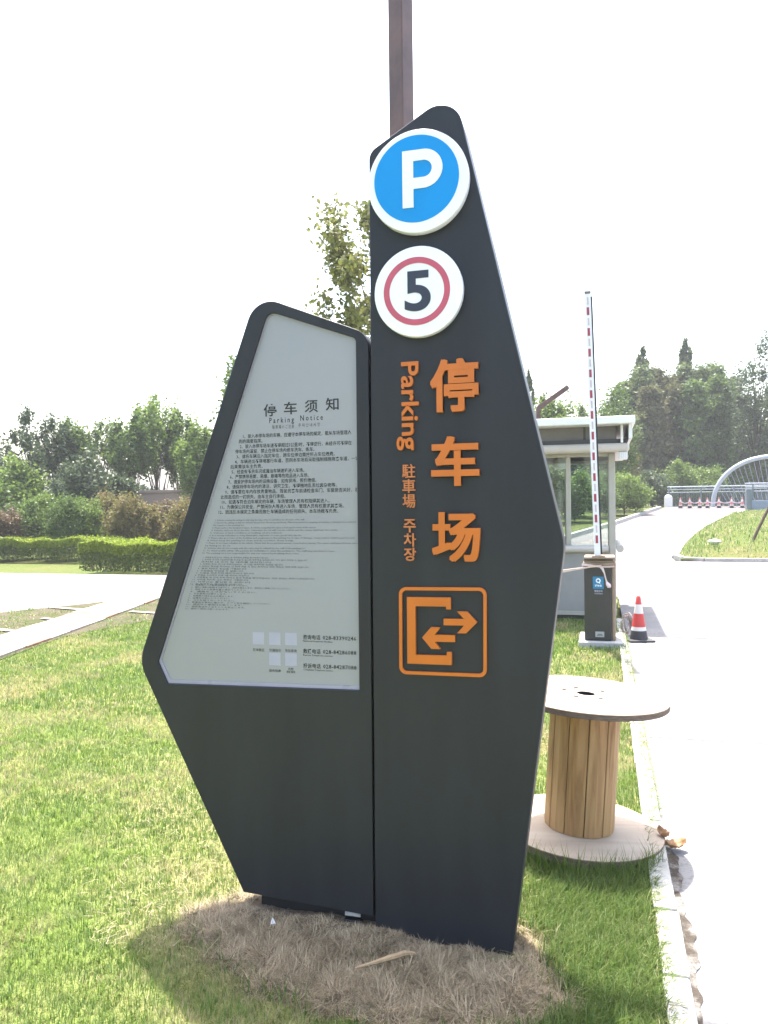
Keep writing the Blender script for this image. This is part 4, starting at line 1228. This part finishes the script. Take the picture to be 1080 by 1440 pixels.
mb = MB(); mb.add([(-1.192, 2.655, 0.012), (-1.170, 2.658, 0.016), (-1.186, 2.664, 0.034), (-1.182, 2.670, 0.014)], [(0, 1, 2), (1, 3, 2), (3, 0, 2), (0, 3, 1)])
meta(mb.build('paper_scrap', M['paper'], auto=True), 'tiny white paper scrap on the straw below the notice wing', 'paper')

# ================================================================== FAR SIDE: WALL, BRIDGE, KNOLL
def spot(px, d):
    """ground position seen px pixels across the 1080 wide photograph at d metres"""
    X = (px - 540) / 1100.0 * d
    return X * math.cos(YAW) - d * math.sin(YAW), X * math.sin(YAW) + d * math.cos(YAW)
def zat(px, py, d):
    return 1.55 + (712 - 0.0122 * (px - 540) - py) / 1100.0 * d

gw = root('garden_wall', 'long low pinkish brown wall behind the shrubs on the left', 'wall', (*spot(300, 33), 0))
a_, b_ = Vector((*spot(158, 33.5), 0)), Vector((*spot(520, 33), 0))
dv = (b_ - a_).normalized(); sv = Vector((-dv.y, dv.x, 0))
def wall_seg(name, off, th, z0, z1, m, a, b):
    mb = MB(); q = [a - sv * th / 2, b - sv * th / 2, b + sv * th / 2, a + sv * th / 2]
    mb.add([v + Vector((0, 0, z0)) for v in q] + [v + Vector((0, 0, z1)) for v in q], [(0, 3, 2, 1), (4, 5, 6, 7), (0, 1, 5, 4), (1, 2, 6, 5), (2, 3, 7, 6), (3, 0, 4, 7)])
    return mb.build(name, m, gw, bevel=0.01)
wall_seg('wall_body', 0, 0.3, -0.1, 2.24, M['pinkwall'], a_, b_)
wall_seg('coping', 0, 0.42, 2.241, 2.36, M['pinkwall'], a_ - dv * .06, b_ + dv * .06)

# bridge: arch, hangers, deck edge
br = root('arch_bridge', 'pale blue steel arch with slanting hangers over the bridge', 'bridge', (9, 45.2, 1.2))
def arch_pt(t):
    return Vector((8.75 + 2.95 * -math.cos(t), 45.25, 1.15 + 2.78 * math.sin(t) ** 0.86 if math.sin(t) > 0 else 1.15))
mb = MB(); mb.tube([arch_pt(t) for t in np.linspace(0.0, math.pi, 41)], 0.115, 10)
mb.build('arch_tube', M['bridge_white'], br, smooth=True)
for k in range(26):
    t = 0.42 + (math.pi - 0.84) * k / 25
    p = arch_pt(t); x0 = 6.7 + 4.6 * k / 25
    mb = MB(); mb.tube([(x0, 45.25, 1.2), (p.x, 45.25, p.z)], 0.011, 5)
    mb.build('hanger', M['bridge_white'], br)
mb = MB(); mb.box(5.9, 11.6, 45.1, 45.4, 1.0, 1.24)
mb.build('tie_beam', M['bridge_white'], br, bevel=0.02)
fr = root('bridge_railing', 'far grey steel railing of the bridge behind the row of cones', 'railing', (9, 45.9, 1.25))
mb = MB(); mb.box(3.5, 20, 45.75, 46.1, 0.7, 1.33); mb.build('kerb_beam', M['concrete'], fr, bevel=0.01)
for z, r_ in ((2.42, 0.035), (2.27, 0.025), (2.12, 0.02)):
    mb = MB(); mb.tube([(3.55, 45.9, z), (20, 45.9, z)], r_, 8); mb.build('rail', M['bridge_white'], fr, smooth=True)
x = 3.6
while x < 19.5:
    mb = MB(); mb.box(x, x + 0.07, 45.86, 45.94, 1.33, 2.40); mb.build('railing_post', M['bridge_rail'], fr)
    bl = MB()
    for j in range(1, 17):
        xx = x + 0.07 + j * 0.0935
        bl.box(xx, xx + 0.022, 45.885, 45.915, 1.36, 2.12)
    bl.build('baluster_panel', M['bridge_rail'], fr)
    x += 1.66
nr = root('bridge_parapet', 'pale blue parapet with dark railing at the near side of the bridge', 'parapet', (9, 40.3, 1.0))
bx('parapet_wall', M['parapet'], 6.85, 20, 40.15, 40.5, 0.7, 1.62, parent=nr, bevel=0.02)
bx('end_pier', M['bridge_rail'], 6.62, 6.86, 40.1, 40.55, 0.7, 2.15, parent=nr, bevel=0.02)
for z, r_ in ((2.42, 0.03), (2.25, 0.02), (2.05, 0.02)):
    mb = MB(); mb.tube([(6.6, 40.32, z), (20, 40.32, z)], r_, 8); mb.build('rail', M['bridge_white'], nr, smooth=True)
x = 6.9
while x < 19.5:
    mb = MB(); mb.box(x, x + 0.06, 40.29, 40.36, 1.62, 2.40); mb.build('railing_post', M['bridge_rail'], nr)
    bl = MB()
    for j in range(1, 12):
        bl.box(x + 0.06 + j * .1, x + 0.085 + j * .1, 40.31, 40.33, 1.63, 2.05)
    bl.build('baluster_panel', M['bridge_rail'], nr)
    x += 1.3
cb = spot(940, 43.2)
mb = MB(); mb.box(cb[0] - .2, cb[0] + .2, cb[1] - .2, cb[1] + .2, h1(*cb) - .05, h1(*cb) + .52)
mb.lathe([(0.2, 0.0), (0.16, 0.08), (0.05, 0.13)], 12, (cb[0], cb[1], h1(*cb) + .52))
meta(mb.build('concrete_bollard', M['booth_white'], auto=True), 'white concrete block at the left end of the bridge railing', 'bollard')
first = None
ordn = ['first', 'second', 'third', 'fourth', 'fifth', 'sixth', 'seventh']
cps = []
for i, px in enumerate((957, 970, 984, 995, 1011, 1029, 1044)):
    x, y = spot(px, 41.6 - 0.35 * i * 0.6)
    cps.append((x, y))
    lab = ordn[i] + ' cone from the white block in the faded row closing the bridge'
    if first is None:
        first = make_cone(lab, M['cone_pink'], 'faded cones closing the bridge')
        first.location = (x, y, h1(x, y) - 0.03); first.scale = (1.05, 1.05, 1.1)
    else:
        dup(first, (x, y, h1(x, y) - 0.03), i * .4, lab)
tp2 = root('plastic_tape', 'faded pink warning tape strung along the cones on the bridge', 'tape', (cps[0][0], cps[0][1], h1(*cps[0]) + 0.3))
for (a, b) in zip(cps[:-1], cps[1:]):
    P = [(a[0] + (b[0] - a[0]) * t, a[1] + (b[1] - a[1]) * t - 0.06, h1(a[0], a[1]) * (1 - t) + h1(b[0], b[1]) * t + 0.33 - 0.09 * math.sin(math.pi * t)) for t in np.linspace(0, 1, 7)]
    ribbon('strip', P, 0.06, 0.0, parent=tp2, m=M['tape'])

mb = MB()
hk = h1(3.84, 22.86)
mb.tube([(3.80, 22.85, hk - 0.05), (4.07, 22.92, hk + 0.55), (4.85, 23.1, 2.45)], [0.04, 0.04, 0.036], 9)
meta(mb.build('wooden_stake', M['stake'], smooth=True), 'brown wooden prop leaning to the right on the grass knoll', 'stake')
bm = bmesh.new(); bmesh.ops.create_icosphere(bm, subdivisions=3, radius=0.13)
for v in bm.verts:
    v.co *= 1 + 0.18 * math.sin(v.co.x * 23 + 1) * math.sin(v.co.y * 19) + 0.1 * math.sin(v.co.z * 31)
    v.co.z *= 0.62; v.co.x *= 1.25
me = bpy.data.meshes.new('pale_rock'); bm.to_mesh(me); bm.free()
o = meta(link('pale_rock', me, M['rock'], smooth=True), 'pale white stone lying on the grass knoll', 'stone'); o.location = (2.93, 22.6, h1(2.93, 22.6) + 0.22)

# ================================================================== PLANTS
def tree_parts(kind, seed):
    """normalised plant of height 1 and half width 0.5: (leaf positions, leaf sizes, limbs)"""
    g = np.random.default_rng(seed)
    limbs, cl = [], []
    if kind == 'broad':          # clear trunk, spreading crown with gaps
        nc, per, sig = 46, 190, 0.062
        c = []
        while len(c) < nc:
            p = g.uniform(-1, 1, 3)
            if 0.35 < np.linalg.norm(p) < 1 and (p[2] > -0.75): c.append(p)
        c = np.array(c) * np.array([0.43, 0.43, 0.30]) + np.array([0, 0, 0.66]); fork = (0.22, 0.55)
    elif kind == 'dense':        # near tree: many leaf tufts along the boughs
        nc, per, sig = 90, 210, 0.036
        c = []
        while len(c) < nc:
            p = g.uniform(-1, 1, 3)
            if 0.3 < np.linalg.norm(p) < 1 and p[2] > -0.8: c.append(p)
        c = np.array(c) * np.array([0.47, 0.47, 0.34]) + np.array([0, 0, 0.655]); fork = (0.25, 0.6)
    elif kind == 'lofty':        # high crown on several bare stems
        nc, per, sig = 44, 170, 0.052
        c = []
        while len(c) < nc:
            p = g.uniform(-1, 1, 3)
            if 0.3 < np.linalg.norm(p) < 1: c.append(p)
        c = np.array(c) * np.array([0.46, 0.46, 0.25]) + np.array([0, 0, 0.73]); fork = (0.02, 0.45)
    elif kind == 'open':         # thin crown, stems showing
        nc, per, sig = 34, 120, 0.05
        c = []
        while len(c) < nc:
            p = g.uniform(-1, 1, 3)
            if 0.3 < np.linalg.norm(p) < 1: c.append(p)
        c = np.array(c) * np.array([0.45, 0.45, 0.34]) + np.array([0, 0, 0.64]); fork = (0.12, 0.5)
    elif kind == 'bushy':        # leafy down to the ground
        nc, per, sig = 60, 170, 0.075
        c = []
        while len(c) < nc:
            p = g.uniform(-1, 1, 3)
            if 0.3 < np.linalg.norm(p) < 1: c.append(p)
        c = np.array(c) * np.array([0.43, 0.43, 0.42]) + np.array([0, 0, 0.52]); fork = (0.03, 0.4)
    elif kind == 'column':       # tall and narrow, full to the ground
        nc, per, sig = 95, 125, 0.05
        z = g.uniform(0.04, 0.97, nc)
        r = np.clip((1 - z) ** 0.45, 0, 1) * 0.44 * np.sqrt(g.uniform(0.05, 1.0, nc))
        a = g.uniform(0, 6.283, nc)
        c = np.stack([r * np.cos(a), r * np.sin(a), z - 0.01], 1); fork = (0.05, 0.9)
    else:                        # conifer: whorls narrowing to a tip
        nc, per, sig = 110, 62, 0.040
        z = np.sort(g.uniform(0.06, 0.985, nc)) ** 0.9
        r = (1 - z) ** 0.75 * 0.46 * g.uniform(0.45, 1.05, nc)
        a = g.uniform(0, 6.283, nc)
        c = np.stack([r * np.cos(a), r * np.sin(a), z - 0.02], 1); fork = (0.05, 0.95)
    lean = g.uniform(-.04, .04, 2)
    top = 0.98 if kind == 'conifer' else 0.72
    tr = [(lean[0] * t * t + .008 * math.sin(5 * t), lean[1] * t * t, top * t) for t in np.linspace(0, 1, 8)]
    limbs.append((tr, [0.020 * (1 - 0.85 * t) + 0.003 for t in np.linspace(0, 1, 8)]))
    P, Z = [], []
    for i, q in enumerate(c):
        k = int(per * g.uniform(0.6, 1.4))
        s = sig * g.uniform(0.6, 1.35)
        e = g.normal(0, 1, (k, 3)) * np.array([s, s, s * (0.4 if kind == 'column' else 0.75)])
        if kind == 'column': e[:, :2] *= 1.7
        if kind == 'conifer':
            e *= np.array([1.6 * max(0.12, 1.05 - q[2]), 1.6 * max(0.12, 1.05 - q[2]), max(0.45, 1.2 - q[2])])
        P.append(q + e); Z.append(g.uniform(0.65, 1.4, k))
        if i % 2 == 0 or kind == 'open':
            zf = q[2] * 0.97 if kind == 'conifer' else fork[0] + (fork[1] - fork[0]) * g.random()
            zf = min(zf, q[2] * 0.95)
            b0 = np.array([lean[0] * (zf / top) ** 2, lean[1] * (zf / top) ** 2, zf])
            m_ = b0 * 0.45 + q * 0.55 + np.array([0, 0, 0.03 if kind != 'conifer' else 0])
            rr = 0.009 if kind not in ('conifer', 'column') else 0.003
            limbs.append(([tuple(b0), tuple(m_), tuple(q)], [rr, rr * 0.6, rr * 0.2]))
    return np.concatenate(P), np.concatenate(Z), limbs
_cache = {}
def plant_meshes(kind, seed, leaf, bark, leaf_m, W, H):
    """crown and stem meshes in metres for a plant W wide and H tall"""
    key = (kind, seed, leaf, bark, leaf_m, round(W, 2), round(H, 2))
    if key not in _cache:
        P, Z, limbs = tree_parts(kind, seed)
        D = np.array([W, W, H])
        cm = leaves_mesh('crown', P * D, Z * leaf_m, flat=0.2, droop=0.35 if kind == 'conifer' else 0.0, aspect=0.6)
        cm.materials.append(M[leaf])
        mb = MB()
        for pts, rad in limbs: mb.tube([(p[0] * W, p[1] * W, p[2] * H) for p in pts], [q * 0.55 * (W + H) * 0.6 for q in rad], 6)
        tm = bpy.data.meshes.new('trunk'); tm.from_pydata(mb.v, [], mb.f); tm.materials.append(M[bark])
        tm.polygons.foreach_set('use_smooth', [True] * len(tm.polygons)); tm.update()
        _cache[key] = (cm, tm)
    return _cache[key]
def plant(name, cat, label, px, d, top, w, kind, leaf, seed, group=None, leaf_m=0.14, bark='bark', rz=None, lean=(0, 0), crown='crown', stem='trunk', xy=None, zbase=None):
    """top: pixel row of its tip; w: its width in pixels; d: its distance in metres"""
    x, y = xy or spot(px, d)
    b = h1(x, y) if zbase is None else zbase
    H = zat(px, top, d) - b
    W = w / 1100.0 * d
    cm, tm = plant_meshes(kind, seed, leaf, bark, leaf_m, W, H)
    r = root(name, label, cat, (x, y, b - 0.03), group)
    az = (px * 0.37 % 6.28) if rz is None else rz
    for nm, me in ((crown, cm), (stem, tm)):
        o = bpy.data.objects.new(nm, me); COL.objects.link(o); o.parent = r
        o.rotation_euler = (lean[0], lean[1], az)
    return r

G1 = 'trees beyond the shrubs on the left'
plant('leafy_tree', 'tree', 'tree with sparse leafy boughs showing just left of the blue disc sign', 556, 14.0, 250, 272, 'dense', 'leaf_olive_green', 41, None, 0.10)
plant('leafy_tree', 'tree', 'tree whose leaves peep out beside the sloping left edge of the notice board', 352, 23.0, 500, 104, 'broad', 'leaf_mid', 42, None, 0.13)
plant('broadleaf_tree', 'tree', 'low bushy bright green tree at the left border of the photo', 36, 31, 636, 88, 'bushy', 'leaf_light', 51, G1)
plant('broadleaf_tree', 'tree', 'dark tree half cut off by the left border', -8, 34, 628, 60, 'bushy', 'leaf_dark', 52, G1)
plant('broadleaf_tree', 'tree', 'thin tree leaning left with a dark tuft of a crown', 62, 32, 574, 66, 'open', 'leaf_dark', 53, G1, lean=(0.0, -0.17), rz=0.4)
plant('broadleaf_tree', 'tree', 'slim dark crowned tree just right of the leaning tree', 78, 33, 576, 58, 'open', 'leaf_dark', 54, G1)
plant('broadleaf_tree', 'tree', 'full mid green tree between the slim dark tree and the dense dark one', 106, 34, 586, 62, 'broad', 'leaf_mid', 55, G1)
plant('broadleaf_tree', 'tree', 'dense dark rounded tree low in the middle of the left group', 118, 31, 624, 78, 'bushy', 'leaf_dark', 56, G1)
plant('broadleaf_tree', 'tree', 'tree with a ragged olive crown over the dense dark tree', 142, 35, 578, 62, 'open', 'leaf_mid', 57, G1)
plant('broadleaf_tree', 'tree', 'pale green tree on two thin stems left of the tallest tree', 182, 34, 574, 70, 'lofty', 'leaf_mid', 58, G1)
plant('broadleaf_tree', 'tree', 'tallest pale green tree of the left group above the pink wall', 221, 35, 554, 74, 'lofty', 'leaf_light', 59, G1)
plant('broadleaf_tree', 'tree', 'thin stemmed tree between the tallest tree and the yellow green one', 254, 36, 578, 50, 'lofty', 'leaf_mid', 60, G1)
plant('broadleaf_tree', 'tree', 'yellow green tree right beside the notice board edge', 282, 33, 590, 66, 'broad', 'leaf_light', 61, G1)
plant('broadleaf_tree', 'tree', 'dark shrubby tree standing left of the pink wall', 166, 32, 662, 56, 'bushy', 'leaf_dark', 62, G1)
for i, (px, top, w, lab) in enumerate(((205, 680, 70, 'grey green bush under the tallest tree behind the pink wall'), (250, 684, 64, 'grey green bush behind the pink wall near the notice board'), (300, 668, 80, 'grey green bush behind the pink wall, hidden mostly by the notice board'))):
    plant('background_bush', 'bush', lab, px, 39, top, w, 'bushy', 'leaf_dark', 52 + 4 * (i % 2), 'bushes behind the pink wall')
plant('round_bush', 'bush', 'small round dark bush among the light shrubs', 81, 27.5, 672, 32, 'bushy', 'leaf_dark', 63, None, 0.08)
# shrub row behind the hedges
G2 = 'shrubs in a row behind the golden hedges'
shr = [(4, 712, 44, 'leaf_red', 'reddish low shrub at the left border behind the hedge'), (30, 694, 52, 'leaf_mid', 'mid green shrub beside the reddish one'),
       (58, 690, 50, 'leaf_light', 'feathery light green shrub left of the round bush'), (92, 694, 50, 'leaf_mid', 'mid green shrub right below the round bush'),
       (122, 690, 52, 'leaf_light', 'light green shrub in the middle of the row'), (150, 688, 52, 'leaf_olive', 'first olive brown shrub, just left of the pink wall'),
       (178, 692, 50, 'leaf_olive', 'olive brown shrub before the left end of the pink wall'), (206, 698, 52, 'leaf_olive', 'olive brown shrub with reddish twigs before the pink wall'),
       (234, 700, 50, 'leaf_red', 'rusty brown shrub touching the notice board edge'), (262, 698, 56, 'leaf_olive', 'olive shrub mostly hidden behind the notice board')]
for i, (px, top, w, lf, lab) in enumerate(shr):
    plant('shrub', 'shrub', lab, px, 25.5 + (i % 3) * 0.7, top, w * 1.25, 'bushy', lf, 71 + i % 3, G2, 0.075, 'twig', crown='foliage', stem='stems')
# trees behind the sign, the booth and the bridge
G3 = 'trees behind the guard booth'
plant('broadleaf_tree', 'tree', 'full green tree rising just above the booth roof right of the raised barrier arm', 856, 42, 528, 84, 'bushy', 'leaf_mid', 51, G3)
plant('broadleaf_tree', 'tree', 'light green treetop by the slanting lamp post arm over the booth', 780, 38, 548, 66, 'broad', 'leaf_light', 55, G3)
plant('broadleaf_tree', 'tree', 'pale treetop between the lamp post arm and the barrier arm', 822, 44, 562, 50, 'bushy', 'leaf_light', 56, G3)
plant('conifer', 'tree', 'pointed thin tree showing at the right slope of the charcoal panel', 746, 48, 518, 50, 'conifer', 'leaf_conifer', 81, G3, 0.17)
for px, d, top, w, lf, sd, lab in ((770, 33, 650, 60, 'leaf_mid', 71, 'mid green bush seen through the booth beside the charcoal panel'), (808, 34, 655, 64, 'leaf_light', 72, 'light green bush seen through the middle of the booth window'),
                                  (842, 36, 662, 56, 'leaf_mid', 73, 'bush seen through the right side of the booth window'), (790, 38, 640, 80, 'leaf_dark', 71, 'dark bush at the back seen through the booth'),
                                  (730, 34, 655, 70, 'leaf_mid', 72, 'bush behind the booth hidden by the charcoal panel')):
    plant('bush', 'bush', lab, px, d, top, w, 'bushy', lf, sd, 'bushes behind the booth', 0.10, 'twig', crown='foliage', stem='stems')
plant('bush', 'bush', 'large yellow green bush right of the booth beside the ramp', 878, 37.5, 662, 72, 'bushy', 'leaf_light', 73, None, 0.10, 'twig', crown='foliage', stem='stems')
plant('bush', 'bush', 'brownish bush between the booth eave and the conifers', 872, 46, 622, 54, 'bushy', 'leaf_olive', 71, None, 0.12, 'twig', crown='foliage', stem='stems')
plant('bush', 'bush', 'bright green bush above the left end of the bridge railing', 957, 49, 640, 50, 'bushy', 'leaf_light', 72, None, 0.12, 'twig', crown='foliage', stem='stems')
plant('bush', 'bush', 'bright green bush close left of the bridge arch', 996, 50, 655, 56, 'bushy', 'leaf_light', 71, None, 0.12, 'twig', crown='foliage', stem='stems')
plant('bush', 'bush', 'dark bush at the foot of the conifers left of the railing', 918, 47, 660, 60, 'bushy', 'leaf_dark', 73, None, 0.12, 'twig', crown='foliage', stem='stems')
G4 = 'tall narrow trees behind the bridge'
con = [(880, 57, 534, 58, 'column', 'leaf_conifer', 'dark leafy tree rising from behind the right end of the booth roof'), (897, 57, 516, 56, 'column', 'leaf_conifer', 'dark narrow tree close left of the first high tip'),
       (888, 56, 540, 62, 'column', 'leaf_conifer', 'short dark narrow tree next to the booth roof corner'), (906, 58, 484, 104, 'conifer', 'leaf_conifer', 'tall dark pointed tree, first of the high tips right of the booth'),
       (904, 56, 512, 56, 'column', 'leaf_conifer', 'dark narrow tree filling below the first high tip'), (916, 54, 540, 62, 'column', 'leaf_rusty', 'rusty narrow tree in front of the first high tip'),
       (930, 58, 512, 56, 'column', 'leaf_rusty', 'brownish narrow tree between the two highest tips'), (936, 60, 528, 84, 'conifer', 'leaf_conifer', 'thin conifer tip standing between the two highest tips'),
       (947, 57, 516, 56, 'column', 'leaf_rusty', 'slender rusty tree just left of the highest tip'), (954, 55, 536, 60, 'column', 'leaf_rusty', 'olive narrow tree at the feet of the highest tip'),
       (967, 59, 474, 104, 'conifer', 'leaf_conifer', 'highest pointed tree of the row behind the bridge'), (966, 57, 512, 56, 'column', 'leaf_conifer', 'dark narrow tree filling below the highest tip'),
       (978, 54, 532, 62, 'column', 'leaf_mid', 'green narrow tree in front of the highest tip'), (992, 57, 508, 60, 'column', 'leaf_conifer', 'green narrow tree right of the highest tip'),
       (1006, 58, 504, 58, 'column', 'leaf_mid', 'tall leafy narrow tree above the railing left of the arch'), (1014, 55, 524, 62, 'column', 'leaf_mid', 'bright green narrow tree over the left foot of the arch'),
       (1030, 57, 528, 58, 'column', 'leaf_conifer', 'last narrow tree before the gap left of the sparse tall tree'), (1046, 59, 574, 60, 'column', 'leaf_mid', 'lower green tree filling the gap above the arch'),
       (1066, 60, 590, 66, 'column', 'leaf_conifer', 'low dark tree seen through the hangers of the arch'), (1092, 60, 570, 66, 'column', 'leaf_mid', 'green tree behind the arch at the right border'),
       (872, 58, 558, 60, 'column', 'leaf_mid', 'green narrow tree half behind the booth roof')]
for i, (px, d, top, w, kd, lf, lab) in enumerate(con):
    plant('narrow_tree', 'tree', lab, px, d, top, w, kd, lf, 81 + i, G4, 0.22)
plant('broadleaf_tree', 'tree', 'tall sparse tree with dark trunk at the right border above the arch', 1066, 52, 474, 92, 'open', 'leaf_dark', 53, None, 0.20)
plant('broadleaf_tree', 'tree', 'dark tree cut by the right border beside the sparse tall tree', 1092, 50, 530, 70, 'broad', 'leaf_dark', 57, None, 0.20)

# golden hedges along the far side of the road
def hedge(label, x0, x1, y0, y1, h, n, seed):
    g = np.random.default_rng(seed)
    r = root('clipped_hedge', label, 'hedge', ((x0 + x1) / 2, y0, 0), 'golden clipped hedges')
    def hump(x, y): return h * (1 + 0.06 * np.sin(x * 2.3 + seed) + 0.05 * np.sin(x * 5.1 + y * 3))
    # upper growth
    x = g.uniform(x0, x1, n); y = g.uniform(y0, y1, n)
    z = hump(x, y) - np.abs(g.normal(0, 0.09, n)) + (g.random(n) < 0.06) * g.uniform(0, .1, n)
    fx = g.uniform(x0, x1, n // 2); fy = y0 - 0.02 + np.abs(g.normal(0, .06, n // 2)); fz = hump(fx, fy) * (1 - 0.36 * g.random(n // 2) ** 1.3)
    ex = x0 + np.abs(g.normal(0, .06, n // 8)); ey = g.uniform(y0, y1, n // 8); ez = hump(ex, ey) * (1 - .45 * g.random(n // 8))
    P = np.concatenate([np.stack([x, y, z], 1), np.stack([fx, fy, fz], 1), np.stack([ex, ey, ez], 1)])
    me = leaves_mesh('foliage', P, g.uniform(.045, .095, len(P)), flat=0.0); link('foliage', me, M['leaf_hedge'], r)
    m = int(n * 0.8)
    x = g.uniform(x0, x1, m); y = np.where(g.random(m) < .6, y0 + np.abs(g.normal(0, .12, m)), g.uniform(y0, y1, m)); z = hump(x, y) * (0.0 + 0.72 * g.random(m) ** 0.85)
    me = leaves_mesh('lower_foliage', np.stack([x, y, z], 1), g.uniform(.04, .085, m)); link('lower_foliage', me, M['leaf_hedge_low'], r)
    mb = MB()
    for k in range(int((x1 - x0) * 16)):
        px_, py_ = g.uniform(x0 + .05, x1), y0 + abs(g.normal(0, .18)) + .05
        t_ = (px_ + g.normal(0, .08), py_ + g.normal(0, .05), h * .8)
        mb.tube([(px_, py_, 0), t_], [0.009, 0.004], 4, cap=False)
    mb.build('stems', M['twig'], r)
    return r
hedge('golden clipped hedge nearest the road, partly behind the notice board', -12.75, -4.6, 17.0, 18.9, 0.72, 21000, 5)
hedge('golden clipped hedge set back from the road at the left border', -24.0, -14.2, 20.4, 22.0, 0.66, 17000, 6)

# ================================================================== AIR
mb = MB(); mb.box(-260, 260, -80, 350, -1.1, 22)
hz = mb.build('haze', None)
m = bpy.data.materials.new('haze'); m.use_nodes = True
n = m.node_tree.nodes; n.clear()
pv_ = n.new('ShaderNodeVolumePrincipled'); pv_.inputs['Color'].default_value = (0.93, 0.95, 1.0, 1); pv_.inputs['Density'].default_value = 0.0011
mo = n.new('ShaderNodeOutputMaterial'); m.node_tree.links.new(pv_.outputs[0], mo.inputs['Volume'])
hz.data.materials.append(m)
meta(hz, kind='stuff')
